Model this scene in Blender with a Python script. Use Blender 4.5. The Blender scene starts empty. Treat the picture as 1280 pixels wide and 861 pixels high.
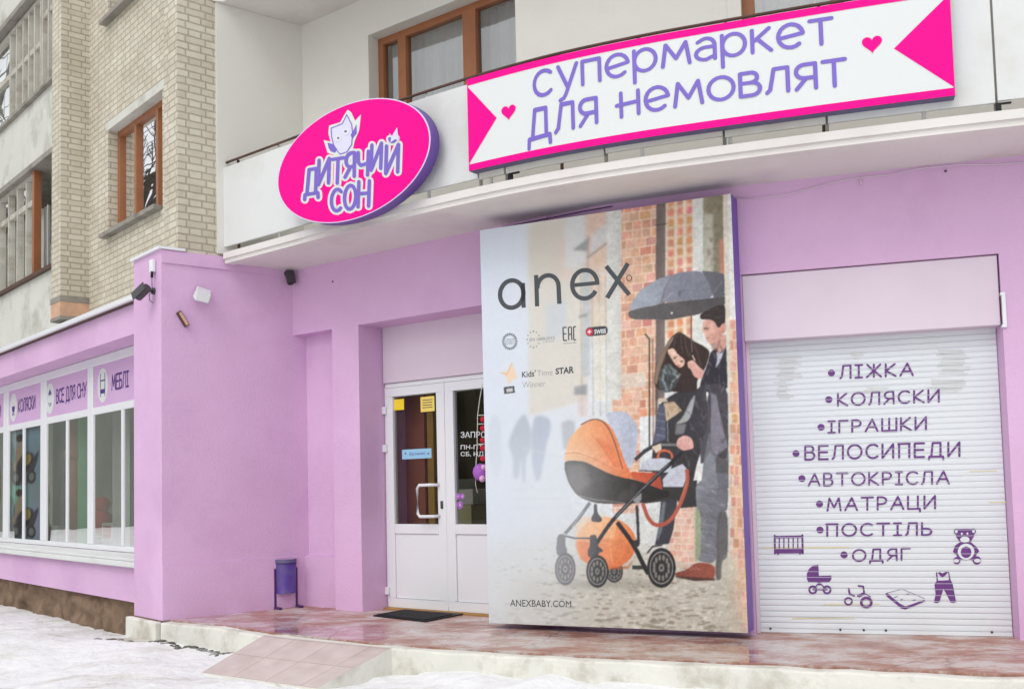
import bpy, bmesh, math, random
import numpy as np
from mathutils import Vector, noise
random.seed(7)
SC = bpy.context.scene
COL = SC.collection
# ------------------------------------------------------------------ camera
F_PX, CY_PX, PITCH, ROLL, EYE = 1300.0, 523.0, math.radians(3.7), math.radians(1.43), 1.12
cam_d = bpy.data.cameras.new("camera"); cam = bpy.data.objects.new("camera", cam_d); COL.objects.link(cam)
_R = Vector((1, 0, 0)); _F = Vector((0, math.cos(PITCH), math.sin(PITCH))); _U = Vector((0, -math.sin(PITCH), math.cos(PITCH)))
_ri = _R * math.cos(ROLL) - _U * math.sin(ROLL); _up = _R * math.sin(ROLL) + _U * math.cos(ROLL)
from mathutils import Matrix
M = Matrix((( _ri.x, _up.x, -_F.x, 0), (_ri.y, _up.y, -_F.y, 0), (_ri.z, _up.z, -_F.z, EYE), (0, 0, 0, 1)))
cam.matrix_world = M
cam_d.sensor_width = 36; cam_d.lens = F_PX / 1280 * 36; cam_d.shift_y = (CY_PX - 430.5) / 1280
cam_d.clip_start = 0.05; cam_d.clip_end = 2000
SC.camera = cam
# ------------------------------------------------------------------ light
w = bpy.data.worlds.new("World"); SC.world = w; w.use_nodes = True
nt = w.node_tree; bg = nt.nodes["Background"]
sky = nt.nodes.new("ShaderNodeTexSky"); sky.sky_type = 'NISHITA'; sky.sun_disc = False
SUN_EL, SUN_AZ = math.radians(48), math.radians(-150)      # azimuth from +Y towards +X
sky.sun_elevation = SUN_EL; sky.sun_rotation = SUN_AZ; sky.dust_density = 6.0; sky.air_density = 1.0; sky.ozone_density = 1.5
hsv = nt.nodes.new("ShaderNodeHueSaturation"); hsv.inputs["Saturation"].default_value = 0.22
ov_ = nt.nodes.new("ShaderNodeMixRGB"); ov_.inputs["Fac"].default_value = .72; ov_.inputs["Color2"].default_value = (6.6, 6.7, 6.9, 1)   # even cloud cover over the clear sky
nt.links.new(sky.outputs[0], hsv.inputs["Color"]); nt.links.new(hsv.outputs[0], ov_.inputs["Color1"]); nt.links.new(ov_.outputs[0], bg.inputs["Color"])
bg.inputs["Strength"].default_value = 0.13
sd = bpy.data.lights.new("sun", 'SUN'); sd.energy = 0.42; sd.angle = math.radians(30); sd.color = (1, 0.97, 0.93)
so = bpy.data.objects.new("sun", sd); COL.objects.link(so)
sv = Vector((math.sin(SUN_AZ) * math.cos(SUN_EL), math.cos(SUN_AZ) * math.cos(SUN_EL), math.sin(SUN_EL)))
so.rotation_euler = sv.to_track_quat('Z', 'Y').to_euler(); so.location = sv * 40
SC.view_settings.view_transform = 'Standard'; SC.view_settings.look = 'None'; SC.view_settings.gamma = 1
SC.view_settings.use_curve_mapping = False; SC.view_settings.exposure = 0.42
SC.cycles.max_bounces = 8; SC.cycles.transparent_max_bounces = 12
# ------------------------------------------------------------------ helpers: colour, material
def lin(c):
    return tuple(((x / 255) / 12.92 if x / 255 <= .04045 else ((x / 255 + .055) / 1.055) ** 2.4) for x in c)
def mat(name, rgb, rough=0.7, vary=0.0, scale=3.0, bump=0.0, bscale=60.0, spec=0.4, metal=0.0, dirt=None, dirt_amt=0.0, dirt_scale=2.0):
    m = bpy.data.materials.new(name); m.use_nodes = True; n = m.node_tree.nodes; l = m.node_tree.links
    b = n["Principled BSDF"]; c = lin(rgb)
    b.inputs["Roughness"].default_value = rough; b.inputs["Metallic"].default_value = metal
    b.inputs["Specular IOR Level"].default_value = spec
    tc = n.new("ShaderNodeTexCoord")
    nz = n.new("ShaderNodeTexNoise"); nz.inputs["Scale"].default_value = scale; nz.inputs["Detail"].default_value = 5
    l.new(tc.outputs["Object"], nz.inputs["Vector"])
    r = n.new("ShaderNodeValToRGB"); r.color_ramp.elements[0].position = .3; r.color_ramp.elements[1].position = .7
    r.color_ramp.elements[0].color = (*[x * (1 - vary) for x in c], 1); r.color_ramp.elements[1].color = (*[min(1, x * (1 + vary * .6)) for x in c], 1)
    l.new(nz.outputs["Fac"], r.inputs["Fac"]); out = r.outputs["Color"]
    if dirt:
        n2 = n.new("ShaderNodeTexNoise"); n2.inputs["Scale"].default_value = dirt_scale; n2.inputs["Detail"].default_value = 8; n2.inputs["Roughness"].default_value = .65
        l.new(tc.outputs["Object"], n2.inputs["Vector"])
        r2 = n.new("ShaderNodeValToRGB"); r2.color_ramp.elements[0].position = .5; r2.color_ramp.elements[1].position = .72
        r2.color_ramp.elements[0].color = (0, 0, 0, 1); r2.color_ramp.elements[1].color = (dirt_amt,) * 3 + (1,)
        l.new(n2.outputs["Fac"], r2.inputs["Fac"])
        mx = n.new("ShaderNodeMixRGB"); mx.inputs["Color2"].default_value = (*lin(dirt), 1)
        l.new(r2.outputs["Color"], mx.inputs["Fac"]); l.new(out, mx.inputs["Color1"]); out = mx.outputs["Color"]
    l.new(out, b.inputs["Base Color"])
    if bump:
        n3 = n.new("ShaderNodeTexNoise"); n3.inputs["Scale"].default_value = bscale; n3.inputs["Detail"].default_value = 4
        l.new(tc.outputs["Object"], n3.inputs["Vector"])
        bp = n.new("ShaderNodeBump"); bp.inputs["Strength"].default_value = bump; bp.inputs["Distance"].default_value = .01
        l.new(n3.outputs["Fac"], bp.inputs["Height"]); l.new(bp.outputs["Normal"], b.inputs["Normal"])
    return m
def brick_mat(name, a, b2, mortar, bw=.2, rh=.068, ms=.008):
    m = bpy.data.materials.new(name); m.use_nodes = True; n = m.node_tree.nodes; l = m.node_tree.links
    b = n["Principled BSDF"]; b.inputs["Roughness"].default_value = .85; b.inputs["Specular IOR Level"].default_value = .2
    uv = n.new("ShaderNodeTexCoord")
    dn = n.new("ShaderNodeTexNoise"); dn.inputs["Scale"].default_value = 9; dn.inputs["Detail"].default_value = 2
    l.new(uv.outputs["UV"], dn.inputs["Vector"])
    vm = n.new("ShaderNodeVectorMath"); vm.operation = 'MULTIPLY_ADD'; vm.inputs[1].default_value = (.012, .012, 0)
    l.new(dn.outputs["Color"], vm.inputs[0]); l.new(uv.outputs["UV"], vm.inputs[2])
    t = n.new("ShaderNodeTexBrick"); t.inputs["Scale"].default_value = 1; t.inputs["Brick Width"].default_value = bw; t.inputs["Row Height"].default_value = rh
    t.inputs["Mortar Size"].default_value = ms; t.inputs["Mortar Smooth"].default_value = .35; t.inputs["Bias"].default_value = 0
    t.squash = .62; t.squash_frequency = 2; t.offset = .5
    t.inputs["Color1"].default_value = (*lin(a), 1); t.inputs["Color2"].default_value = (*lin(b2), 1); t.inputs["Mortar"].default_value = (*lin(mortar), 1)
    l.new(vm.outputs[0], t.inputs["Vector"])
    nz = n.new("ShaderNodeTexNoise"); nz.inputs["Scale"].default_value = 1.6; nz.inputs["Detail"].default_value = 9; nz.inputs["Roughness"].default_value = .7
    l.new(uv.outputs["UV"], nz.inputs["Vector"])
    r = n.new("ShaderNodeValToRGB"); r.color_ramp.elements[0].position = .3; r.color_ramp.elements[0].color = (.72, .69, .63, 1); r.color_ramp.elements[1].position = .6; r.color_ramp.elements[1].color = (1, 1, 1, 1)
    l.new(nz.outputs["Fac"], r.inputs["Fac"])
    mx = n.new("ShaderNodeMixRGB"); mx.blend_type = 'MULTIPLY'; mx.inputs["Fac"].default_value = .8
    l.new(t.outputs["Color"], mx.inputs["Color1"]); l.new(r.outputs["Color"], mx.inputs["Color2"]); l.new(mx.outputs["Color"], b.inputs["Base Color"])
    inv = n.new("ShaderNodeMath"); inv.operation = 'MULTIPLY_ADD'; inv.inputs[1].default_value = -1; inv.inputs[2].default_value = 1
    l.new(t.outputs["Fac"], inv.inputs[0])
    ad = n.new("ShaderNodeMath"); ad.operation = 'MULTIPLY_ADD'; ad.inputs[1].default_value = .35
    n4 = n.new("ShaderNodeTexNoise"); n4.inputs["Scale"].default_value = 40; l.new(uv.outputs["UV"], n4.inputs["Vector"])
    l.new(n4.outputs["Fac"], ad.inputs[0]); l.new(inv.outputs[0], ad.inputs[2])
    bp = n.new("ShaderNodeBump"); bp.inputs["Strength"].default_value = .7; bp.inputs["Distance"].default_value = .012
    l.new(ad.outputs[0], bp.inputs["Height"]); l.new(bp.outputs["Normal"], b.inputs["Normal"])
    return m
def glass_mat(name, tint=(.86, .9, .88), refl=1.45, boost=.06):
    m = bpy.data.materials.new(name); m.use_nodes = True; n = m.node_tree.nodes; l = m.node_tree.links
    n.remove(n["Principled BSDF"]); o = n["Material Output"]
    t = n.new("ShaderNodeBsdfTransparent"); t.inputs["Color"].default_value = (*tint, 1)
    g = n.new("ShaderNodeBsdfGlossy"); g.inputs["Roughness"].default_value = .01; g.inputs["Color"].default_value = (1, 1, 1, 1)
    f = n.new("ShaderNodeFresnel"); f.inputs["IOR"].default_value = refl
    tc = n.new("ShaderNodeTexCoord"); nz = n.new("ShaderNodeTexNoise"); nz.inputs["Scale"].default_value = 2.2; nz.inputs["Detail"].default_value = 1
    l.new(tc.outputs["Object"], nz.inputs["Vector"])
    bp = n.new("ShaderNodeBump"); bp.inputs["Strength"].default_value = .02; bp.inputs["Distance"].default_value = .04
    l.new(nz.outputs["Fac"], bp.inputs["Height"]); l.new(bp.outputs["Normal"], g.inputs["Normal"])
    a = n.new("ShaderNodeMath"); a.operation = 'MULTIPLY_ADD'; a.inputs[1].default_value = .62; a.inputs[2].default_value = boost; a.use_clamp = True
    l.new(f.outputs[0], a.inputs[0])
    mx = n.new("ShaderNodeMixShader"); l.new(a.outputs[0], mx.inputs[0]); l.new(t.outputs[0], mx.inputs[1]); l.new(g.outputs[0], mx.inputs[2])
    l.new(mx.outputs[0], o.inputs["Surface"])
    return m
def print_mat(name, rough=.55):
    m = bpy.data.materials.new(name); m.use_nodes = True; n = m.node_tree.nodes
    a = n.new("ShaderNodeVertexColor"); a.layer_name = "print"; b = n["Principled BSDF"]
    m.node_tree.links.new(a.outputs["Color"], b.inputs["Base Color"]); b.inputs["Roughness"].default_value = rough; b.inputs["Specular IOR Level"].default_value = .12
    return m
MT = {}
MT['pink'] = mat('pink wall paint', (215, 178, 213), .8, .06, 1.3, .4, 55, .2, dirt=(196, 152, 196), dirt_amt=.5, dirt_scale=1.1)
MT['pinkbox'] = mat('pale pink enamel panel', (217, 202, 215), .55, .04, 2.0, 0, 1, .35)
MT['white'] = mat('white balcony paint', (216, 218, 217), .6, .03, 1.4, .15, 25, .3, dirt=(192, 188, 176), dirt_amt=.5, dirt_scale=1.3)
MT['cream'] = mat('aged white balcony paint', (216, 214, 206), .65, .05, 1.4, .15, 25, .3, dirt=(176, 168, 150), dirt_amt=.55, dirt_scale=1.6)
MT['plaster'] = mat('pale loggia plaster', (218, 216, 209), .85, .03, .8, .12, 30, .2, dirt=(196, 190, 176), dirt_amt=.3, dirt_scale=.8)
MT['soffit'] = mat('soffit whitewash', (222, 218, 214), .85, .05, 1.2, .2, 20, .2, dirt=(188, 172, 178), dirt_amt=.5, dirt_scale=.9)
MT['brick'] = brick_mat('cream silicate brick', (214, 208, 191), (200, 193, 176), (176, 169, 155))
MT['pvc'] = mat('white window plastic', (228, 230, 233), .35, .02, 2, 0, 1, .5)
MT['oldwood'] = mat('weathered white window paint', (186, 182, 172), .75, .12, 6, .3, 40, .3, dirt=(140, 126, 108), dirt_amt=.8, dirt_scale=5)
MT['brown'] = mat('brown laminate window frame', (156, 100, 66), .45, .12, 5, .1, 60, .4)
MT['rust'] = mat('rusty brown steel', (92, 70, 62), .7, .25, 9, .2, 60, .3)
MT['black'] = mat('black rubber', (34, 33, 36), .6, .1, 9, .2, 90, .3)
MT['dark'] = mat('dark grey plastic', (66, 64, 68), .45, .1, 8, 0, 1, .5)
MT['grey'] = mat('grey concrete', (150, 146, 138), .9, .12, 4, .4, 40, .2, dirt=(96, 88, 78), dirt_amt=.7, dirt_scale=3)
MT['parapet'] = mat('weathered pale parapet', (206, 206, 198), .85, .06, 2, .25, 25, .2, dirt=(160, 156, 144), dirt_amt=.8, dirt_scale=2.2)
MT['earth'] = mat('bare brown foundation', (132, 112, 94), .95, .3, 5, .9, 14, .1, dirt=(84, 70, 58), dirt_amt=.9, dirt_scale=4)
MT['magenta'] = mat('magenta sign film', (246, 4, 140), .5, .01, 1, 0, 1, .12)
MT['violet'] = mat('violet sign lettering', (118, 98, 190), .4, .03, 2, 0, 1, .4)
MT['purple'] = mat('purple sign side', (112, 78, 168), .45, .05, 2, 0, 1, .4)
MT['slate'] = mat('slate sign side', (92, 84, 122), .5, .05, 2, 0, 1, .4)
MT['signwhite'] = mat('white sign film', (216, 220, 219), .35, .01, 1, 0, 1, .4)
MT['lilacfilm'] = mat('lilac window film', (205, 170, 208), .5, .03, 2, 0, 1, .2)
MT['lilac'] = mat('pale lilac film', (214, 212, 240), .4, .02, 2, 0, 1, .4)
MT['shutter'] = mat('white shutter enamel', (220, 225, 229), .45, .02, 2, 0, 1, .4)
MT['vinyl'] = mat('purple vinyl lettering', (106, 58, 128), .5, .08, 9, 0, 1, .4)
MT['vinyldark'] = mat('dark violet vinyl', (84, 50, 128), .5, .05, 9, 0, 1, .4)
MT['ink'] = mat('dark grey print ink', (74, 78, 82), .5, 0, 1, 0, 1, .3)
MT['inkpale'] = mat('pale grey print ink', (156, 158, 160), .5, 0, 1, 0, 1, .3)
MT['binpurple'] = mat('purple bin paint', (86, 62, 146), .4, .25, 6, .15, 30, .5, dirt=(96, 96, 118), dirt_amt=.8, dirt_scale=7)
MT['binlegs'] = mat('dark purple steel', (76, 40, 104), .45, .1, 8, 0, 1, .5)
MT['yellow'] = mat('yellow sticker', (248, 216, 40), .5, .03, 4)
MT['paleyellow'] = mat('pale yellow sticker', (240, 214, 110), .5, .03, 4)
MT['skyblue'] = mat('sky blue sticker', (150, 200, 226), .5, .03, 4)
MT['red'] = mat('red felt', (196, 44, 62), .9, .1, 9)
MT['plush'] = mat('violet plush', (176, 108, 200), .95, .2, 14, .6, 90)
MT['plushpale'] = mat('pale pink plush', (236, 190, 226), .95, .15, 14, .6, 90)
MT['string'] = mat('white cord', (222, 220, 206), .8, .05, 9)
MT['roomwall'] = mat('shop interior wall', (196, 198, 186), .9, .15, 1.5)
MT['roomdark'] = mat('dim hall wall', (196, 188, 150), .9, .2, 1.2)
MT['redboard'] = mat('dull red door board', (158, 92, 86), .7, .1, 3)
MT['green'] = mat('green display board', (112, 178, 136), .7, .06, 3)
MT['terracotta'] = mat('terracotta pipe paint', (176, 112, 98), .6, .08, 5)
MT['linen'] = mat('white curtain fabric', (214, 214, 210), .9, .06, 5, .2, 50)
MT['ochre'] = mat('ochre board', (176, 136, 76), .8, .15, 4)
MT['foam'] = mat('exposed red brick foot', (206, 166, 140), .9, .15, 9, .4, 40)
MT['kerb'] = mat('whitewashed kerb', (220, 219, 210), .85, .08, 3, .5, 24, .2, dirt=(150, 140, 118), dirt_amt=.7, dirt_scale=3.2)
MT['roof'] = mat('grey roof sheet', (120, 116, 116), .8, .1, 2)
MT['houseolive'] = mat('olive grey render', (128, 132, 122), .9, .12, .4)
MT['bark'] = mat('bare tree bark', (70, 60, 52), .9, .2, 6, .4, 20)
MT['scrape'] = mat('scraped grey enamel', (208, 210, 209), .7, .06, 20)
MT['rub'] = mat('yellowish rub mark', (216, 208, 160), .6, .05, 9)
MT['slatedim'] = mat('blue grey screen', (134, 146, 156), .8, .12, 3)
MT['slushm'] = mat('dark wet slush', (96, 92, 88), .6, .4, 12, .6, 30, dirt=(190, 190, 188), dirt_amt=.9, dirt_scale=8)
MT['glass'] = glass_mat('window glass')
MT['upglass'] = glass_mat('street facing glass', (.72, .75, .75), 1.45, .2)
MT['doorglass'] = glass_mat('door glass', (.8, .83, .78), 1.45, .02)
# snow ground
def snow_mat():
    m = bpy.data.materials.new('trodden snow'); m.use_nodes = True; n = m.node_tree.nodes; l = m.node_tree.links; b = n["Principled BSDF"]
    tc = n.new("ShaderNodeTexCoord"); mp = n.new("ShaderNodeMapping"); mp.inputs["Scale"].default_value = (.6, 1.6, 1); mp.inputs["Rotation"].default_value = (0, 0, .45)
    l.new(tc.outputs["Object"], mp.inputs["Vector"])
    a = n.new("ShaderNodeTexNoise"); a.inputs["Scale"].default_value = 1.7; a.inputs["Detail"].default_value = 9; a.inputs["Roughness"].default_value = .68
    l.new(mp.outputs[0], a.inputs["Vector"])
    r = n.new("ShaderNodeValToRGB"); e = r.color_ramp.elements
    e[0].position = .26; e[0].color = (*lin((168, 160, 148)), 1); e[1].position = .5; e[1].color = (*lin((231, 232, 233)), 1)
    x = e.new(.4); x.color = (*lin((216, 215, 211)), 1)
    l.new(a.outputs["Fac"], r.inputs["Fac"]); l.new(r.outputs["Color"], b.inputs["Base Color"])
    b.inputs["Roughness"].default_value = .65; b.inputs["Specular IOR Level"].default_value = .25
    n3 = n.new("ShaderNodeTexNoise"); n3.inputs["Scale"].default_value = 9; n3.inputs["Detail"].default_value = 8; l.new(tc.outputs["Object"], n3.inputs["Vector"])
    bp = n.new("ShaderNodeBump"); bp.inputs["Strength"].default_value = .6; bp.inputs["Distance"].default_value = .06
    l.new(n3.outputs["Fac"], bp.inputs["Height"]); l.new(bp.outputs["Normal"], b.inputs["Normal"])
    return m
MT['snow'] = snow_mat()
def wet_mat():
    m = bpy.data.materials.new('wet worn red paving'); m.use_nodes = True; n = m.node_tree.nodes; l = m.node_tree.links; b = n["Principled BSDF"]
    tc = n.new("ShaderNodeTexCoord"); mp = n.new("ShaderNodeMapping"); mp.inputs["Rotation"].default_value = (0, 0, .5); mp.inputs["Scale"].default_value = (1.1, 1.7, 1)
    l.new(tc.outputs["Object"], mp.inputs["Vector"])
    a = n.new("ShaderNodeTexNoise"); a.inputs["Scale"].default_value = 2.1; a.inputs["Detail"].default_value = 12; a.inputs["Roughness"].default_value = .76
    l.new(mp.outputs[0], a.inputs["Vector"])
    r = n.new("ShaderNodeValToRGB"); e = r.color_ramp.elements
    e[0].position = .3; e[0].color = (*lin((140, 88, 76)), 1); e[1].position = .57; e[1].color = (*lin((196, 186, 181)), 1)
    x = e.new(.46); x.color = (*lin((168, 124, 108)), 1)
    l.new(a.outputs["Fac"], r.inputs["Fac"])
    v = n.new("ShaderNodeTexVoronoi"); v.feature = 'DISTANCE_TO_EDGE'; v.inputs["Scale"].default_value = .8
    l.new(tc.outputs["Object"], v.inputs["Vector"])
    r3 = n.new("ShaderNodeValToRGB"); r3.color_ramp.elements[0].position = 0; r3.color_ramp.elements[0].color = (.3, .25, .22, 1); r3.color_ramp.elements[1].position = .012; r3.color_ramp.elements[1].color = (1, 1, 1, 1)
    dv = n.new("ShaderNodeTexNoise"); dv.inputs["Scale"].default_value = 6; l.new(tc.outputs["Object"], dv.inputs["Vector"])
    va = n.new("ShaderNodeVectorMath"); va.operation = 'MULTIPLY_ADD'; va.inputs[1].default_value = (.12, .12, 0); l.new(dv.outputs["Color"], va.inputs[0]); l.new(tc.outputs["Object"], va.inputs[2]); l.new(va.outputs[0], v.inputs["Vector"])
    l.new(v.outputs["Distance"], r3.inputs["Fac"])
    mx = n.new("ShaderNodeMixRGB"); mx.blend_type = 'MULTIPLY'; mx.inputs["Fac"].default_value = .38
    l.new(r.outputs["Color"], mx.inputs["Color1"]); l.new(r3.outputs["Color"], mx.inputs["Color2"]); l.new(mx.outputs["Color"], b.inputs["Base Color"])
    a2 = n.new("ShaderNodeTexNoise"); a2.inputs["Scale"].default_value = .55; a2.inputs["Detail"].default_value = 5
    l.new(tc.outputs["Object"], a2.inputs["Vector"])
    r2 = n.new("ShaderNodeValToRGB"); r2.color_ramp.elements[0].position = .42; r2.color_ramp.elements[0].color = (.09,) * 3 + (1,); r2.color_ramp.elements[1].position = .6; r2.color_ramp.elements[1].color = (.6,) * 3 + (1,)
    l.new(a2.outputs["Fac"], r2.inputs["Fac"]); l.new(r2.outputs["Color"], b.inputs["Roughness"])
    b.inputs["Specular IOR Level"].default_value = .6
    n3 = n.new("ShaderNodeTexNoise"); n3.inputs["Scale"].default_value = 14; n3.inputs["Detail"].default_value = 6; l.new(tc.outputs["Object"], n3.inputs["Vector"])
    bp = n.new("ShaderNodeBump"); bp.inputs["Distance"].default_value = .01
    l.new(r2.outputs["Color"], bp.inputs["Strength"]); l.new(n3.outputs["Fac"], bp.inputs["Height"]); l.new(bp.outputs["Normal"], b.inputs["Normal"])
    return m
MT['wet'] = wet_mat()
def tile_mat():
    m = bpy.data.materials.new('pinkish ramp tiles'); m.use_nodes = True; n = m.node_tree.nodes; l = m.node_tree.links; b = n["Principled BSDF"]
    uv = n.new("ShaderNodeTexCoord"); t = n.new("ShaderNodeTexBrick"); t.offset = 0
    t.inputs["Scale"].default_value = 1; t.inputs["Brick Width"].default_value = .36; t.inputs["Row Height"].default_value = .36; t.inputs["Mortar Size"].default_value = .006
    t.inputs["Color1"].default_value = (*lin((200, 187, 182)), 1); t.inputs["Color2"].default_value = (*lin((188, 174, 169)), 1); t.inputs["Mortar"].default_value = (*lin((174, 160, 153)), 1)
    l.new(uv.outputs["UV"], t.inputs["Vector"])
    a = n.new("ShaderNodeTexNoise"); a.inputs["Scale"].default_value = 5; a.inputs["Detail"].default_value = 7; l.new(uv.outputs["UV"], a.inputs["Vector"])
    mx = n.new("ShaderNodeMixRGB"); mx.blend_type = 'SOFT_LIGHT'; mx.inputs["Fac"].default_value = .6
    l.new(t.outputs["Color"], mx.inputs["Color1"]); l.new(a.outputs["Fac"], mx.inputs["Color2"]); l.new(mx.outputs["Color"], b.inputs["Base Color"])
    b.inputs["Roughness"].default_value = .6
    return m
MT['tile'] = tile_mat()
# ------------------------------------------------------------------ helpers: meshes and objects
class MB:
    def __init__(s): s.v = []; s.f = []; s.uv = []; s.mi = []; s.smooth = []
    def face(s, pts, uv=None, mi=0, smooth=False):
        i = len(s.v); s.v += [tuple(p) for p in pts]; s.f.append(tuple(range(i, i + len(pts))))
        if uv is None:
            p = [Vector(q) for q in pts]; nn = (p[1] - p[0]).cross(p[2] - p[0])
            if nn.length < 1e-12: nn = Vector((0, 0, 1))
            nn.normalize()
            if abs(nn.z) > .8: uv = [(q.x, q.y) for q in p]
            else:
                h = Vector((nn.y, -nn.x, 0)).normalized(); uv = [(q.dot(h), q.z) for q in p]
        s.uv += list(uv); s.mi.append(mi); s.smooth.append(smooth)
    def prism(s, poly, z0, z1, mi=0, cap=True):
        n = len(poly)
        a = sum(poly[i][0] * poly[(i + 1) % n][1] - poly[(i + 1) % n][0] * poly[i][1] for i in range(n))
        if a < 0: poly = poly[::-1]
        for i in range(n):
            p, q = poly[i], poly[(i + 1) % n]
            s.face([(p[0], p[1], z0), (q[0], q[1], z0), (q[0], q[1], z1), (p[0], p[1], z1)], mi=mi)
        if cap:
            s.face([(p[0], p[1], z1) for p in poly], mi=mi); s.face([(p[0], p[1], z0) for p in poly[::-1]], mi=mi)
    def hexa(s, c, mi=0):           # 8 corners: bottom 0-3, top 4-7
        for q in ((0, 3, 2, 1), (4, 5, 6, 7), (0, 1, 5, 4), (1, 2, 6, 5), (2, 3, 7, 6), (3, 0, 4, 7)):
            s.face([c[i] for i in q], mi=mi)
    def box(s, fr, a0, a1, d0, d1, z0, z1, mi=0):      # d: depth behind the frame's plane
        P = [fr.p(a0, d1, z0), fr.p(a1, d1, z0), fr.p(a1, d0, z0), fr.p(a0, d0, z0), fr.p(a0, d1, z1), fr.p(a1, d1, z1), fr.p(a1, d0, z1), fr.p(a0, d0, z1)]
        s.hexa(P, mi)
    def tube(s, pts, r, n=8, mi=0, caps=True, smooth=True):
        pts = [Vector(p) for p in pts]; R = r if isinstance(r, (list, tuple)) else [r] * len(pts); rings = []
        for i, p in enumerate(pts):
            t = (pts[min(i + 1, len(pts) - 1)] - pts[max(i - 1, 0)]).normalized()
            a = t.cross(Vector((0, 0, 1)));
            if a.length < .05: a = t.cross(Vector((1, 0, 0)))
            a.normalize(); b = t.cross(a)
            rings.append([p + (a * math.cos(2 * math.pi * k / n) + b * math.sin(2 * math.pi * k / n)) * R[i] for k in range(n)])
        for i in range(len(pts) - 1):
            for k in range(n):
                s.face([rings[i][k], rings[i + 1][k], rings[i + 1][(k + 1) % n], rings[i][(k + 1) % n]], mi=mi, smooth=smooth)
        if caps: s.face(rings[0], mi=mi); s.face(rings[-1][::-1], mi=mi)
    def ball(s, c, r, n=10, mi=0, sx=1, sy=1, sz=1):
        m = n // 2
        P = lambda i, j: (c[0] + r * sx * math.sin(math.pi * i / m) * math.cos(2 * math.pi * j / n), c[1] + r * sy * math.sin(math.pi * i / m) * math.sin(2 * math.pi * j / n), c[2] + r * sz * math.cos(math.pi * i / m))
        for i in range(m):
            for j in range(n):
                q = [P(i, j), P(i + 1, j), P(i + 1, j + 1), P(i, j + 1)]
                if i == 0: q = q[:3]
                elif i == m - 1: q = [q[0], q[1], q[3]]
                s.face(q, mi=mi, smooth=True)
    def build(s, name, mats, parent=None, bevel=0, weld=True):
        me = bpy.data.meshes.new(name); me.from_pydata(s.v, [], s.f)
        ul = me.uv_layers.new(name="UVMap"); ul.data.foreach_set("uv", np.array(s.uv, dtype=np.float32).ravel())
        for m in (mats if isinstance(mats, (list, tuple)) else [mats]): me.materials.append(m)
        me.polygons.foreach_set("material_index", s.mi); me.polygons.foreach_set("use_smooth", s.smooth)
        if weld:
            bm = bmesh.new(); bm.from_mesh(me); bmesh.ops.remove_doubles(bm, verts=bm.verts, dist=1e-5)
            bm.to_mesh(me); bm.free()
        me.update(); o = bpy.data.objects.new(name, me); COL.objects.link(o)
        if parent: o.parent = parent; o.matrix_parent_inverse = PINV(parent)
        if bevel:
            b = o.modifiers.new("bevel", 'BEVEL'); b.width = bevel; b.segments = 2; b.limit_method = 'ANGLE'; b.angle_limit = math.radians(40)
        return o
def PINV(o):
    m = Matrix.Translation(o.location)
    return m.inverted() if o.type == 'EMPTY' else Matrix()
def tag(o, label=None, cat=None, group=None, kind=None):
    for k, v in (("label", label), ("category", cat), ("group", group), ("kind", kind)):
        if v: o[k] = v
    return o
def empty(name, loc, label, cat, group=None):
    o = bpy.data.objects.new(name, None); o.location = loc; o.empty_display_size = .2; COL.objects.link(o)
    return tag(o, label, cat, group)
class Frame:
    def __init__(s, p, q):
        p = np.array(p, float); q = np.array(q, float); s.o = p; s.e = (q - p) / np.hypot(*(q - p)); n = np.array([s.e[1], -s.e[0]])
        s.n = n if n @ (-p) > 0 else -n
    def p(s, a, d, z):
        x = s.o + s.e * a - s.n * d; return (float(x[0]), float(x[1]), float(z))
    def px(s, X, Y, d=0.0):                # a point of the survey photograph laid on this wall plane: (along, height)
        r = ray(X, Y); t = (s.n @ s.o - d) / (s.n @ r[:2]); P = r * t
        return float((P[:2] - s.o) @ s.e), float(P[2] + EYE)
def ray(X, Y):
    u = (X - 640) / F_PX; v = -(Y - CY_PX) / F_PX; ca, sa, cp, sp = math.cos(ROLL), math.sin(ROLL), math.cos(PITCH), math.sin(PITCH)
    r = u * ca + v * sa; U = -u * sa + v * ca
    return np.array([r, cp - sp * U, sp + cp * U])
def floor_px(X, Y, z=0.0):
    r = ray(X, Y); t = (z - EYE) / r[2]; return (float(r[0] * t), float(r[1] * t), z)
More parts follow.
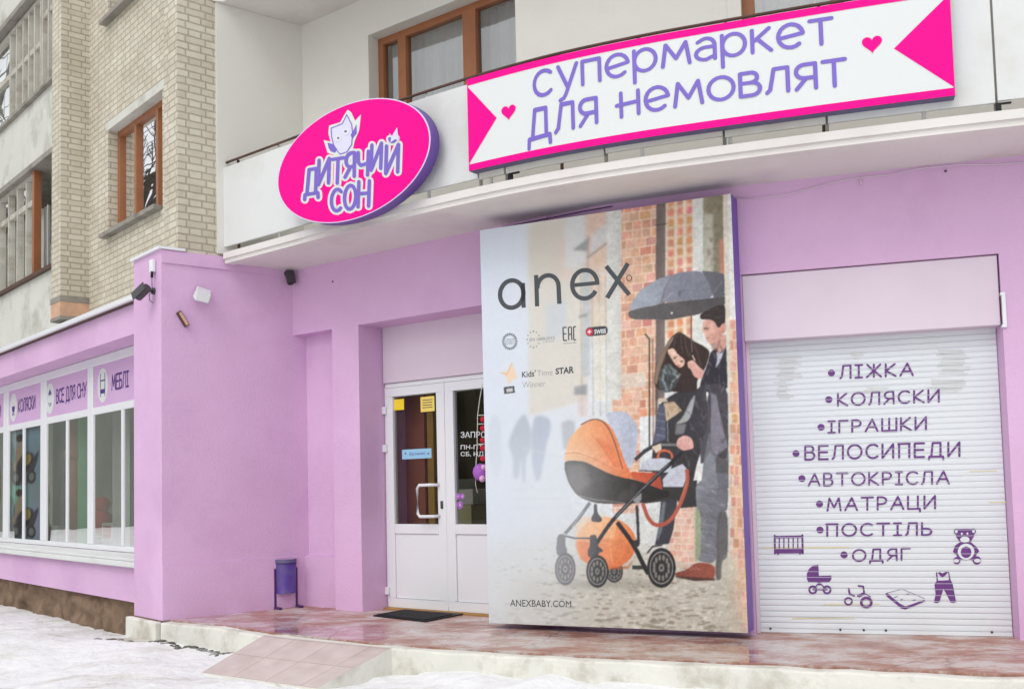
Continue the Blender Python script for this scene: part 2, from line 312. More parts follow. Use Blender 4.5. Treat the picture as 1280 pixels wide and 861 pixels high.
# the plan of the building, metres
K = np.array([-3.17, 9.39]); DS = np.array([1.11, .88]) / np.hypot(1.11, .88); DL = np.array([-.65573737, .75498908])
FL = Frame(K, K + DL); FS = Frame(K, K + DS)
FD = Frame((-2.14, 10.20), (-.245, 8.75)); FW = Frame((1.69, 7.62), (3.57, 7.03)); FP = Frame((-.222, 8.31), (1.66, 7.40))
def catmull(P, n=8):
    P = [np.array(p, float) for p in P]; P = [2 * P[0] - P[1]] + P + [2 * P[-1] - P[-2]]; out = []
    for i in range(1, len(P) - 2):
        for k in range(n):
            t = k / n; a, b, c, d = P[i - 1:i + 3]
            out.append(.5 * (2 * b + (c - a) * t + (2 * a - 5 * b + 4 * c - d) * t * t + (3 * b - a - 3 * c + d) * t ** 3))
    out.append(P[-2]); return np.array(out)
class Curve:                                # plan curve with outward (towards street) normals
    def __init__(s, P, n=8):
        s.P = catmull(P, n); d = np.diff(s.P, axis=0); s.L = np.r_[0, np.cumsum(np.hypot(d[:, 0], d[:, 1]))]
    def at(s, a, off=0.0):
        i = int(np.clip(np.searchsorted(s.L, a) - 1, 0, len(s.L) - 2)); t = (a - s.L[i]) / (s.L[i + 1] - s.L[i])
        p = s.P[i] * (1 - t) + s.P[i + 1] * t
        j0, j1 = max(i - 2, 0), min(i + 3, len(s.P) - 1); e = s.P[j1] - s.P[j0]; e /= np.hypot(*e)
        return p + np.array([e[1], -e[0]]) * off
    def px(s, X, Y, off=0.0):
        r = ray(X, Y); best = None
        A = np.linspace(0, s.L[-1], 700); Q = np.array([s.at(a, off) for a in A]); c = Q[:, 0] * r[1] - Q[:, 1] * r[0]
        for i in range(len(A) - 1):
            if c[i] * c[i + 1] <= 0 and Q[i, 1] > 0:
                k = c[i] / (c[i] - c[i + 1]); q = Q[i] * (1 - k) + Q[i + 1] * k; t = math.hypot(*q) / math.hypot(r[0], r[1])
                return float(A[i] * (1 - k) + A[i + 1] * k), float(EYE + r[2] * t)
    def strip(s, mb, a0, a1, o0, o1, z0, z1, step=.12, mi=0):      # solid following the curve between offsets
        n = max(2, int((a1 - a0) / step)); A = np.linspace(a0, a1, n)
        fr = [s.at(a, o1) for a in A]; bk = [s.at(a, o0) for a in A]
        for i in range(n - 1):
            f0, f1, b0, b1 = fr[i], fr[i + 1], bk[i], bk[i + 1]
            mb.face([(*f0, z0), (*f1, z0), (*f1, z1), (*f0, z1)], uv=[(A[i], z0), (A[i + 1], z0), (A[i + 1], z1), (A[i], z1)], mi=mi)
            mb.face([(*b1, z0), (*b0, z0), (*b0, z1), (*b1, z1)], mi=mi)
            mb.face([(*f0, z1), (*f1, z1), (*b1, z1), (*b0, z1)], mi=mi); mb.face([(*b0, z0), (*b1, z0), (*f1, z0), (*f0, z0)], mi=mi)
        mb.face([(*bk[0], z0), (*fr[0], z0), (*fr[0], z1), (*bk[0], z1)], mi=mi); mb.face([(*fr[-1], z0), (*bk[-1], z0), (*bk[-1], z1), (*fr[-1], z1)], mi=mi)
BE = Curve([(-2.68, 9.721), (-2.032, 9.18), (-1.451, 8.69), (-.93, 8.29), (-.455, 7.935), (-.02, 7.64), (.42, 7.385), (.95, 7.14), (1.455, 6.945), (2.05, 6.73), (2.62, 6.542), (3.237, 6.358), (4.2, 6.1), (5.6, 5.75)])
PE = Curve([(-3.17, 9.335), (-2.72, 8.98), (-2.35, 8.66), (-1.97, 8.29), (-1.45, 7.88), (-.89, 7.49), (-.04, 7.01), (.7, 6.65), (1.5, 6.33), (2.24, 6.01), (2.77, 5.79), (3.8, 5.4), (5.6, 4.7)])
# ------------------------------------------------------------------ stroke lettering
def arc(cx, cy, rx, ry, a0, a1, n=None):
    n = n or max(4, int(abs(a1 - a0) / 18))
    return [(cx + rx * math.cos(math.radians(a0 + (a1 - a0) * k / n)), cy + ry * math.sin(math.radians(a0 + (a1 - a0) * k / n))) for k in range(n + 1)]
G = {}      # glyph: (advance width, strokes); baseline 0, height 1
G['с'] = (.86, [arc(.47, .5, .47, .5, 48, 312)]); G['о'] = (1.0, [arc(.5, .5, .5, .5, 90, 450)])
G['у'] = (.86, [[(.02, 1), (.43, .08)], [(.86, 1), (.36, -.2), (.26, -.36), (.08, -.42)]])
G['п'] = (.78, [[(0, 0), (0, 1), (.76, 1), (.76, 0)]])
G['е'] = (.96, [[(.06, .44), (.95, .56)] + arc(.49, .5, .47, .5, 10, 312)])
G['р'] = (.92, [[(0, 1), (0, -.46)], arc(.45, .5, .45, .5, 180, 540)])
G['м'] = (1.1, [[(0, 0), (.14, 1), (.55, .3), (.96, 1), (1.1, 0)]])
G['а'] = (.8, [[(.08, .86)] + arc(.42, .66, .34, .34, 120, 0) + [(.76, 0)], [(.76, .58)] + arc(.4, .3, .4, .29, 90, 270) + [(.76, .16)]])
G['к'] = (.72, [[(0, 0), (0, 1)], [(.66, 1), (.02, .46)], [(.2, .58), (.72, 0)]])
G['т'] = (.82, [[(0, 1), (.82, 1)], [(.41, 1), (.41, 0)]])
G['д'] = (1.02, [[(0, -.3), (.02, 0), (1.0, 0), (1.02, -.3)], [(.18, 0), (.32, 1), (.84, 1), (.84, 0)]])
G['л'] = (.82, [[(0, 0), (.12, .12), (.28, 1), (.8, 1), (.8, 0)]])
G['я'] = (.78, [[(.76, 0), (.76, 1), (.34, 1)] + arc(.34, .72, .3, .28, 90, 270) + [(.76, .44)], [(.4, .42), (.04, 0)]])
G['н'] = (.8, [[(.05, 0), (.05, 1)], [(.78, 0), (.78, 1)], [(-.14, .5), (.78, .54)]])
G['в'] = (.76, [[(0, 0), (0, 1), (.42, 1)] + arc(.42, .78, .24, .22, 90, -90) + [(.42, .56)] + arc(.44, .28, .32, .28, 90, -90) + [(0, 0)], [(0, .56), (.42, .56)]])
U = {'Л': (.78, [[(0, 0), (.12, .14), (.22, 1), (.76, 1), (.76, 0)]]), 'І': (.5, [[(.25, 1), (.25, 0)], [(0, 1), (.5, 1)], [(0, 0), (.5, 0)]]),
     'Ж': (1.05, [[(.52, 0), (.52, 1)], [(.04, 1), (.5, .5), (0, 0)], [(1, 1), (.54, .5), (1.05, 0)]]),
     'К': (.72, [[(0, 0), (0, 1)], [(.66, 1), (.03, .46), (.72, 0)]]), 'А': (.9, [[(0, 0), (.5, 1), (.9, 0)], [(.2, .36), (.74, .36)]]),
     'О': (1.0, [arc(.5, .5, .5, .5, 90, 450)]), 'С': (.82, [arc(.48, .5, .48, .5, 48, 312)]),
     'Я': (.76, [[(.74, 0), (.7, 1), (.38, 1)] + arc(.38, .7, .32, .28, 100, 260) + [(.72, .42)], [(.42, .42), (.02, 0)]]),
     'И': (.78, [[(0, 1), (0, 0), (.76, 1), (.76, 0)]]), 'Г': (.64, [[(0, 0), (0, 1), (.64, 1)]]),
     'Р': (.66, [[(0, 0), (0, 1), (.3, 1)] + arc(.32, .72, .32, .27, 80, -90) + [(0, .42)]]),
     'Ш': (1.05, [[(0, 1), (0, 0), (1.05, 0), (1.05, 1)], [(.52, 1), (.52, 0)]]),
     'В': (.68, [[(0, 0), (0, 1), (.34, 1)] + arc(.36, .77, .24, .23, 90, -90) + [(.36, .54)] + arc(.38, .27, .3, .27, 90, -90) + [(0, 0)], [(0, .54), (.36, .54)]]),
     'Е': (.66, [[(.66, 1), (0, 1), (0, 0), (.66, 0)], [(0, .52), (.6, .52)]]), 'П': (.82, [[(.06, 0), (.06, 1), (.78, 1), (.78, 0)], [(0, 1), (.82, 1)]]),
     'Д': (1.0, [[(0, -.2), (.02, 0), (.98, 0), (1, -.2)], [(.16, 0), (.26, 1), (.8, 1), (.8, 0)]]),
     'Т': (.86, [[(0, 1), (.86, 1)], [(.43, 1), (.43, 0)]]), 'М': (1.0, [[(0, 0), (.14, 1), (.5, .25), (.86, 1), (1, 0)]]),
     'Ц': (.86, [[(0, 1), (0, 0), (.86, 0), (.88, -.22)], [(.72, 1), (.72, 0)]]), 'Ь': (.64, [[(0, 1), (0, 0), (.34, 0)] + arc(.34, .26, .3, .26, -90, 90) + [(0, .52)]]),
     'Н': (.78, [[(0, 0), (0, 1)], [(.76, 0), (.76, 1)], [(0, .52), (.76, .52)]]), 'Б': (.66, [[(.6, 1), (0, 1), (0, 0), (.34, 0)] + arc(.34, .28, .3, .28, -90, 90) + [(0, .56)]]),
     'У': (.8, [[(0, 1), (.4, .4)], [(.8, 1), (.26, 0)]]), 'Ч': (.7, [[(0, 1), (.02, .6), (.2, .44), (.7, .5)], [(.7, 1), (.7, 0)]])}
U['Й'] = (.78, U['И'][1] + [arc(.38, 1.3, .2, .16, 200, 340)])
def ribbon(mb, pts, hw, fn, h, mi=0, cap=True, closed=False):
    cur = [pts[0]]; k = 0; n_ = len(pts)
    for i in range(1, n_):
        cur.append(pts[i])
        if i < n_ - 1:
            a = np.subtract(pts[i], pts[i - 1]); b = np.subtract(pts[i + 1], pts[i]); c = (a @ b) / max(np.hypot(*a) * np.hypot(*b), 1e-9)
            if c < .45: ribbon1(mb, cur, hw, fn, h + .00035 * k, mi, cap); cur = [pts[i]]; k += 1
    ribbon1(mb, cur, hw, fn, h + .00035 * k, mi, cap)
def ribbon1(mb, pts, hw, fn, h, mi=0, cap=True, closed=False):
    P = [np.array(p, float) for p in pts]; Q = [P[0]]
    for p in P[1:]:
        if np.hypot(*(p - Q[-1])) > 1e-6: Q.append(p)
    P = Q; n = len(P)
    if n < 2: return
    if np.hypot(*(P[0] - P[-1])) < 1e-4 and n > 3: closed = True; P = P[:-1]; n -= 1
    d = [(P[(i + 1) % n] - P[i]) for i in range(n if closed else n - 1)]; d = [x / np.hypot(*x) for x in d]
    L, Rr = [], []
    for i in range(n):
        a = d[i - 1] if (i > 0 or closed) else d[0]; b = d[i] if (i < len(d)) else d[-1]
        na = np.array([-a[1], a[0]]); nb = np.array([-b[1], b[0]]); m = na + nb; ml = np.hypot(*m)
        m = nb if ml < .2 else m / ml; k = min(1 / max(m @ nb, .35), 1.5)
        L.append(P[i] + m * hw * k); Rr.append(P[i] - m * hw * k)
    F3 = lambda q: fn(q[0], q[1], h)
    for i in range(n if closed else n - 1):
        j = (i + 1) % n; mb.face([F3(Rr[i]), F3(Rr[j]), F3(L[j]), F3(L[i])], mi=mi)
    if cap and not closed:
        for p, t in ((P[0], -d[0]), (P[-1], d[-1])):
            nn = np.array([-t[1], t[0]])
            mb.face([F3(p + hw * (t * math.sin(a) - nn * math.cos(a))) for a in np.linspace(0, math.pi, 6)], mi=mi)
def poly(mb, pts, fn, h, mi=0):
    a = sum(pts[i][0] * pts[(i + 1) % len(pts)][1] - pts[(i + 1) % len(pts)][0] * pts[i][1] for i in range(len(pts)))
    if a < 0: pts = pts[::-1]
    mb.face([fn(x, y, h) for x, y in pts], mi=mi)
def disc(mb, c, rx, ry, fn, h, mi=0, n=20): poly(mb, [(c[0] + rx * math.cos(2 * math.pi * k / n), c[1] + ry * math.sin(2 * math.pi * k / n)) for k in range(n)], fn, h, mi)
def write(mb, text, font, fn, h, hw, gap=.22, mi=0, space=.5, jit=0.0):
    """text in a unit box: x 0..1, y 0..1 -> fn(x, y, h); hw is half the stroke width in x-heights"""
    W = 0; lay = []
    for ch in text:
        if ch == ' ': W += space; continue
        g = font[ch]; lay.append((W, g)); W += g[0] + gap
    W -= gap; k = 0
    for x0, g in lay:
        for st in g[1]:
            ribbon(mb, [(x0 + x, y) for x, y in st], hw, lambda x, y, hh: fn(x / W, y, hh), h + .0003 * (k % 4), mi); k += 1
def bilin(fr, d, c):            # c: four points on plane frame (bl, br, tr, tl) in (along, height)
    c = [np.array(x) for x in c]
    def fn(x, y, h):
        q = c[0] * (1 - x) * (1 - y) + c[1] * x * (1 - y) + c[2] * x * y + c[3] * (1 - x) * y
        return fr.p(q[0], d - h, q[1])
    return fn
def font_text(mb, body, fn, h, mi=0, bold=0.0):
    cu = bpy.data.curves.new("text", 'FONT'); cu.body = body; cu.offset = bold; cu.resolution_u = 4
    o = bpy.data.objects.new("text", cu); COL.objects.link(o); bpy.context.view_layer.update()
    me = bpy.data.meshes.new_from_object(o.evaluated_get(bpy.context.evaluated_depsgraph_get()))
    V = np.array([v.co[:2] for v in me.vertices]); lo, hi = V.min(0), V.max(0)
    V = (V - lo) / (hi - lo)
    for p in me.polygons:
        mb.face([fn(V[i][0], V[i][1], h) for i in p.vertices], mi=mi)
    bpy.data.objects.remove(o); bpy.data.curves.remove(cu); bpy.data.meshes.remove(me)

# ================================================================== GROUND
def smooth(a, b, x): t = min(max((x - a) / (b - a), 0), 1); return t * t * (3 - 2 * t)
def snow_h(x, y):
    z = -.19 - .12 * smooth(-3.0, -4.2, x)
    near = math.exp(-((x * .5) ** 2 + (y - 7) ** 2) / 60)
    z += near * (.04 * noise.noise((x * 1.1, y * 1.1, 0)) + .03 * noise.noise((x * 3.1, y * 3.1, 4)) + .022 * noise.noise((x * 7, y * 7, 9)) - .02 * max(0, noise.noise((x * 4.2, y * 6, 2)) - .25))
    z += .17 * math.exp(-((x + 4.35) / .9) ** 2 - ((y - 9.35) / .7) ** 2)      # shovelled heap by the shop window wall
    return z
PEs = PE.P[::2]
_snow0 = snow_h
def snow_h(x, y):
    z = _snow0(x, y)
    if -1.2 < x < 5.5 and 4.5 < y < 8:
        d = math.sqrt(min((x - p[0]) ** 2 + (y - p[1]) ** 2 for p in PEs))
        z += smooth(-.8, -.2, x) * (.075 - .018 * x) * math.exp(-(d / .3) ** 2) * (.75 + .9 * noise.noise((x * 2.3, y * 2.3, 7)))
    return z
def axis(lo, hi, step, far):
    a = list(np.arange(lo, hi, step)); g = step; p = hi
    while p < far: g *= 1.35; a.append(p); p += g
    g = step; p = lo; b = []
    while p > -far: g *= 1.35; p -= g; b.append(p)
    return b[::-1] + a
xs = axis(-7, 5, .06, 400); ys = axis(5, 12, .06, 400)
V = [(x, y, snow_h(x, y)) for y in ys for x in xs]; nx = len(xs)
Fc = [(j * nx + i, j * nx + i + 1, (j + 1) * nx + i + 1, (j + 1) * nx + i) for j in range(len(ys) - 1) for i in range(nx - 1)]
me = bpy.data.meshes.new("snow_ground"); me.from_pydata(V, [], Fc); me.materials.append(MT['snow']); me.polygons.foreach_set("use_smooth", [True] * len(Fc))
ground = bpy.data.objects.new("snow_ground", me); COL.objects.link(ground); tag(ground, "trodden snow covering the ground before the shop", "ground", kind="structure")
# platform of the entrance, its kerb and the tiled ramp
pe = [tuple(p) for p in PE.P]; back = [(5.6, 8.5), (-1.5, 10.9), tuple(K + DS * 1.6 + np.array([0, .2])), tuple(K + DS * .0 + DL * .1)]
mb = MB(); inner = [tuple(PE.at(a, -.11)) for a in np.linspace(0.0, PE.L[-1], 70)]
mb.prism(inner + back, -.5, 0.0)
tag(mb.build("entrance_platform", MT['wet']), "worn wet red paved platform along the pink shop front", "platform", kind="structure")
mb = MB(); PE.strip(mb, 0, PE.L[-1], -.109, 0, -.5, -.004, .1)
c0 = K + DL * .66
mb.prism([tuple(K + FL.n * .002), tuple(K + DL * .70 + FL.n * .002), tuple(K + DL * .70 + FL.n * .07), tuple(K + FL.n * .07)], -.5, -.005)
kerb_ = mb.build("kerb", MT['kerb'], bevel=.014)
for v in kerb_.data.vertices:
    if v.co.z > -.1: v.co.z += .012 * noise.noise(v.co * 4.1) - .006
    v.co.y += .02 * noise.noise(v.co * 3.3) - .008
tag(kerb_, "whitewashed concrete kerb edging the red platform", "kerb", kind="structure")
mb = MB(); 
tl, tr, br, bl = (-2.0, 8.31), (-.89, 7.50), (-1.33, 6.94), (-2.30, 7.66)
n = 8; top = []
lp = lambda p, q, t: (p[0] * (1 - t) + q[0] * t, p[1] * (1 - t) + q[1] * t)
aL, aR = 1.62, 3.02
Aa = np.linspace(0, 1, 9)
def nearest(p): A = np.linspace(0, PE.L[-1], 800); return A[int(np.argmin([np.hypot(*(PE.at(a) - np.array(p))) for a in A]))]
aL, aR = nearest(tl), nearest(tr)
up = [tuple(PE.at(a, .004)) for a in np.linspace(aL, aR, 9)]; lo = [lp(bl, br, t) for t in Aa]
ZU, ZD = -.006, -.175
for i in range(8):
    mb.face([(*lo[i], ZD), (*lo[i + 1], ZD), (*up[i + 1], ZU), (*up[i], ZU)], uv=[(Aa[i] * 1.25, 0), (Aa[i + 1] * 1.25, 0), (Aa[i + 1] * 1.25, .74), (Aa[i] * 1.25, .74)])
    mb.face([(*lo[i + 1], ZD), (*lo[i], ZD), (*lo[i], -.6), (*lo[i + 1], -.6)], mi=1)
for a, b, flip in ((lo[0], up[0], 0), (lo[-1], up[-1], 1)):
    q = [(*a, ZD), (*a, -.6), (*b, -.6), (*b, ZU)]; mb.face(q if flip else q[::-1], mi=1)
tag(mb.build("entrance_ramp", [MT['tile'], MT['kerb']]), "short tiled ramp rising from the snow to the red platform", "ramp")

# ================================================================== BUILDING
B = empty("apartment_building", (0, 10.5, 0), "pale brick apartment block with a pink ground floor shop and a curved white balcony", "building")
TOPZ = 9.0
# pillar block at the corner, with its ledge and plinth
mb = MB(); pb = lambda a, b: tuple(K + DS * a + DL * b)
mb.prism([pb(0, 0), pb(1.62, 0), pb(1.62, .66), pb(0, .66)], -.004, 3.36)
mb.box(FS, .004, 1.33, -.014, .02, 3.235, 3.345); mb.box(FS, .002, 1.33, -.012, .02, 0, .487)
mb.build("pink_wall", MT['pink'], B)
mb = MB(); mb.box(FL, -.02, .68, -.03, .2, 3.361, 3.385); mb.box(FS, -.01, .22, -.02, .1, 3.362, 3.386); mb.build("flashing", MT['pvc'], B)
# left wing, pink shop wall with window band
mb = MB()
mb.box(FL, .662, 12, .2, .5, 2.745, 3.05); mb.box(FL, .662, 12, .2, .9, .06, .50); mb.box(FL, .662, .9, .21, .9, .50, 2.745)
mb.box(FL, .5, 12, .5, .9, 2.80, 3.04); mb.build("pink_wall", MT['pink'], B)
mb = MB(); mb.box(FL, .663, 12, .40, .9, -.8, .058)
sa = np.arange(.663, 9, .05); sz = np.arange(-.7, .075, .045)
fq = lambda a, z: FL.p(a, .28 + .07 * noise.noise((a * 2.2, z * 5, 0)) + .05 * noise.noise((a * 7, z * 9, 3)), min(z, .058))
for i in range(len(sa) - 1):
    for j in range(len(sz) - 1): mb.face([fq(sa[i + 1], sz[j]), fq(sa[i], sz[j]), fq(sa[i], sz[j + 1]), fq(sa[i + 1], sz[j + 1])], smooth=True)
mb.face([FL.p(.663, .26, -.7), FL.p(.663, .42, -.7), FL.p(.663, .42, .058), FL.p(.663, .26, .058)])
mb.build("foundation", MT['earth'], B)
mb = MB(); mb.box(FL, .6, 12, .13, .9, 3.085, 3.12); mb.box(FL, .6, 12, .11, .16, 3.06, 3.10); mb.build("ledge_flashing", MT['pvc'], B)
mb = MB(); mb.box(FL, .663, 12, .15, .88, 3.051, 3.083); mb.build("ledge", MT['rust'], B)
# brick walls of the upper storeys
mb = MB()
wx0, wx1, wz0, wz1 = 1.15, 2.71, 4.06, 5.33
for a0, a1, z0, z1 in ((.30, wx0, 3.0, TOPZ), (wx1, 3.4, 3.0, TOPZ), (wx0, wx1, 3.0, wz0), (wx0, wx1, wz1, 6.6), (wx0, wx1, 7.9, TOPZ)):
    mb.box(FL, a0, a1, .49, .9, z0, z1)
mb.build("brick_wall", MT['brick'], B)
mb = MB(); mb.box(FL, .002, .31, .16, 1.0, 3.36, TOPZ); mb.box(FL, -.0, .3, .165, .56, 3.3, 3.36); mb.build("brick_column", MT['brick'], B)
mb = MB(); mb.box(FL, 3.33, 3.66, .16, 1.0, 3.47, TOPZ); mb.build("brick_column", MT['brick'], B)
mb = MB(); mb.box(FL, 3.32, 3.67, .15, .9, 3.40, 3.468, 0); mb.box(FL, 3.325, 3.665, .155, .9, 3.23, 3.399, 1); mb.box(FL, 3.32, 3.67, .15, .9, 3.19, 3.229, 0); mb.build("column_foot", [MT['grey'], MT['foam']], B)
mb = MB(); mb.box(FL, wx0 - .06, wx1 + .06, .484, .66, wz1 - .006, wz1 + .09); mb.build("lintel", MT['parapet'], B)
def window(fr, a0, a1, z0, z1, d, bars, fm, gm, label=None, depth=.07, t=.07, curtain=None, sill=None, trans=(), bt=.06):
    """window > frame, pane, curtain, sill; bars: along positions of mullions; trans: heights of transoms"""
    f = MB(); f.box(fr, a0, a1, d, d + depth, z1 - t, z1); f.box(fr, a0, a1, d, d + depth, z0, z0 + t)
    f.box(fr, a0, a0 + t, d, d + depth, z0 + t, z1 - t); f.box(fr, a1 - t, a1, d, d + depth, z0 + t, z1 - t)
    for b in bars:
        b, tt = b if isinstance(b, tuple) else (b, bt)
        f.box(fr, b - tt / 2, b + tt / 2, d - .006, d + depth + .002, z0 + t, z1 - t)
    for z in trans: f.box(fr, a0 + t, a1 - t, d + .004, d + depth - .004, z - .035, z + .035)
    wo = f.build("window", fm, B, bevel=.006)
    if label: wo["label"] = label
    p = MB(); p.face([fr.p(a0 + t * .5, d + depth * .5, z0 + t * .5), fr.p(a1 - t * .5, d + depth * .5, z0 + t * .5), fr.p(a1 - t * .5, d + depth * .5, z1 - t * .5), fr.p(a0 + t * .5, d + depth * .5, z1 - t * .5)])
    p.build("pane", gm, wo)
    if sill:
        s_ = MB(); s_.box(fr, a0 - .05, a1 + .05, d - sill, d + .02, z0 - .05, z0 - .003); s_.build("sill", MT['grey'], wo)
    if curtain:
        c = MB(); c0, c1 = curtain; N = int((c1 - c0) / .02); pr = None
        for k in range(N + 1):
            a = c0 + (c1 - c0) * k / N; dd = d + .22 + .025 * math.sin(a * 62) + .012 * math.sin(a * 23); q = (fr.p(a, dd, z0 - .02), fr.p(a, dd, z1))
            if pr: c.face([pr[0], q[0], q[1], pr[1]], smooth=True)
            pr = q
        c.build("curtain", MT['linen'], wo)
    return wo
window(FL, 1.22, 2.71, wz0 + .05, wz1, .60, [2.16, 1.55], MT['brown'], MT['upglass'], curtain=None, sill=.2, t=.075)
window(FL, 1.22, 2.71, 6.62, 7.9, .60, [2.16], MT['oldwood'], MT['glass'], sill=.2)
mb = MB(); mb.box(FL, wx0, wx1 + .0, 1.7, 1.75, 3.5, TOPZ); mb.box(FL, wx0 - .1, wx0 - .05, .9, 1.7, 3.5, TOPZ); mb.box(FL, wx1 + .05, wx1 + .1, .9, 1.7, 3.5, TOPZ)
mb.box(FL, .31, wx1 + .7, .905, 1.7, 3.3, 3.4); mb.build("interior_wall", MT['roomwall'], B)
# stacked loggias at the far left
for zz, low in ((3.10, True), (5.42, False), (7.74, False)):
    mb = MB(); mb.box(FL, 3.661, 12, .26, .36, zz if low else zz - .03, zz + .80); mb.build("loggia_parapet", MT['parapet'], B)
    mb = MB(); mb.box(FL, 3.661, 12, .2, .38, zz + .801, zz + .84); mb.build("loggia_sill", MT['rust'] if low else MT['grey'], B)
    if not low:
        mb = MB(); mb.box(FL, 3.661, 12, .22, 1.7, zz - .10, zz - .031); mb.build("loggia_slab", MT['grey'], B)
window(FL, 4.82, 7.4, 3.95, 5.33, .30, [(5.15, .05), (5.55, .05), (5.95, .05), (6.4, .05), (6.9, .05)], MT['oldwood'], MT['glass'], trans=(4.95,), t=.06, bt=.05)
window(FL, 3.68, 4.55, 6.27, 7.62, .30, [(3.96, .05), (4.26, .05)], MT['oldwood'], MT['glass'], trans=(7.28,), t=.06)
window(FL, 4.63, 7.4, 6.27, 7.62, .32, [(4.9, .05), (5.15, .05), (5.4, .05), (5.7, .05), (6.0, .05)], MT['oldwood'], MT['glass'], trans=(7.0,), t=.06)
mb = MB(); mb.box(FL, 4.72, 4.80, .27, .36, 3.95, 5.33); mb.build("loggia_post", MT['brown'], B)
mb = MB(); mb.box(FL, 3.8, 5.0, .95, 1.0, 3.9, 4.96, 0); mb.box(FL, 3.8, 5.0, .94, 1.0, 4.961, 5.36, 1); mb.build("loggia_screen", [MT['white'], MT['ochre']], B)
mb = MB(); mb.box(FL, 3.662, 12, 1.7, 1.8, 3.0, TOPZ); mb.build("loggia_wall", MT['plaster'], B)
mb = MB(); N = 130; pr = None
for k in range(N + 1):
    a = 4.7 + 2.7 * k / N; dd = .46 + .03 * math.sin(a * 45); q = (FL.p(a, dd, 3.96), FL.p(a, dd, 4.9))
    if pr: mb.face([pr[0], q[0], q[1], pr[1]], smooth=True)
    pr = q
mb.build("curtain", MT['linen'], B)
mb = MB(); N = 160; pr = None
for k in range(N + 1):
    a = 3.7 + 3.7 * k / N; dd = .46 + .03 * math.sin(a * 40); q = (FL.p(a, dd, 6.2), FL.p(a, dd, 7.6))
    if pr: mb.face([pr[0], q[0], q[1], pr[1]], smooth=True)
    pr = q
mb.build("curtain", MT['linen'], B)
# shop window band on the left wing
SW = .50
mulls = [1.6, 3.29, 5.07, 6.80, 8.5]; bays = [(1.0, 3.23, 2.31), (3.41, 4.955, 4.16), (5.19, 6.66, 5.95), (6.9, 8.4, 7.65)]
mb = MB()
mb.box(FL, .9, 12, SW, SW + .034, 2.64, 2.744); mb.box(FL, .9, 12, SW, SW + .034, .505, .565); mb.box(FL, .9, 12, SW, SW + .034, 2.07, 2.155)
edges = [3.23, 3.41, 4.955, 5.19, 6.66, 6.9]
for a0, a1 in ((3.23, 3.41), (4.955, 5.19), (6.66, 6.9), (8.4, 8.6)): mb.box(FL, a0, a1, SW - .004, SW + .034, .565, 2.64)
for b in (2.31, 4.16, 5.95, 7.65): mb.box(FL, b - .03, b + .03, SW - .002, SW + .030, .565, 2.07)
swin = mb.build("shop_window", MT['pvc'], B, bevel=.008)
for a0, a1, b in bays:
    for q0, q1 in ((a0, b - .02), (b + .02, a1)):
        p = MB(); p.face([FL.p(q0, SW + .012, .55), FL.p(q1, SW + .012, .55), FL.p(q1, SW + .012, 2.09), FL.p(q0, SW + .012, 2.09)]); p.build("pane", MT['glass'], swin)
mb = MB(); mb.box(FL, .663, 12, .13, .5, .47, .503); mb.box(FL, .663, 12, .125, .16, .41, .469); mb.build("sill", MT['white'], swin, bevel=.01)
# fascia boards in the transom lights, each a sign of its own
def label_sign(a0, a1, text, icon, lab, tx0, tx1, rc):
    s_ = MB(); s_.box(FL, a0 - .01, a1 + .01, SW + .012, SW + .03, 2.13, 2.66)
    o = s_.build("shop_sign", MT['lilacfilm']); tag(o, lab, "sign", "pink lettered signs over the shop window")
    mid = (a0 + a1) / 2
    X = lambda a: a1 - a     # measured from the left end as one reads it
    fn = lambda x, y, h: FL.p(a1 - x, SW + .012 - h, 2.15 + y)
    off = a1 - FL.px(rc, 490, SW + .03)[0] - .24; t0, t1 = a1 - FL.px(tx0, 490, SW + .03)[0], a1 - FL.px(tx1, 490, SW + .03)[0]
    fn0 = fn; fn = lambda x, y, h: fn0(x + off, y, h)
    d = MB(); disc(d, (.24, .245), .17, .2, fn, .0015, n=28)
    d.build("roundel", MT['signwhite'], o)
    m2 = MB(); wtxt = (a1 - a0) - .5
    write(m2, text, U, lambda x, y, h: fn0(t0 + x * (t1 - t0), .165 + y * .165, h), .003, .07, gap=.2)
    m2.build("lettering", MT['vinyldark'], o)
    ic = MB()
    if icon == 'cot':
        for x in (.17, .31): ribbon(ic, [(x, .12), (x, .38)], .008, fn, .003)
        ribbon(ic, [(.17, .3), (.31, .3)], .008, fn, .0034); poly(ic, [(.165, .15), (.315, .15), (.315, .2), (.165, .2)], fn, .0036)
    elif icon == 'mobile':
        for p, r in (((.24, .31), .03), ((.20, .18), .016), ((.24, .15), .016), ((.28, .17), .018)): disc(ic, p, r, r, fn, .003, n=10)
        ribbon(ic, [(.17, .29), (.24, .36), (.31, .29)], .006, fn, .0034)
    else:
        poly(ic, [(.17, .26)] + arc(.24, .26, .07, .09, 180, 360) , fn, .003); disc(ic, (.21, .15), .02, .02, fn, .0032, n=10); disc(ic, (.27, .15), .02, .02, fn, .0032, n=10)
    ic.build("icon", MT['vinyldark'], o)
label_sign(1.0 + .30, 3.21, "МЕБЛІ", 'cot', "pink sign reading МЕБЛІ with a cot roundel, beside the pink pillar", 142, 163, 130.5)
label_sign(3.43, 4.94, "ВСЕ ДЛЯ СНУ", 'mobile', "pink sign reading ВСЕ ДЛЯ СНУ over the bay with the green board", 72.5, 110, 64.5)
label_sign(5.21, 6.65, "КОЛЯСКИ", 'pram', "pink sign reading КОЛЯСКИ with a pram roundel over the pictured panes", 25, 46, 18.8)
label_sign(6.91, 8.39, "ІГРАШКИ", 'pram', "pink sign cut off by the photo's left edge", -14, 3, -20)
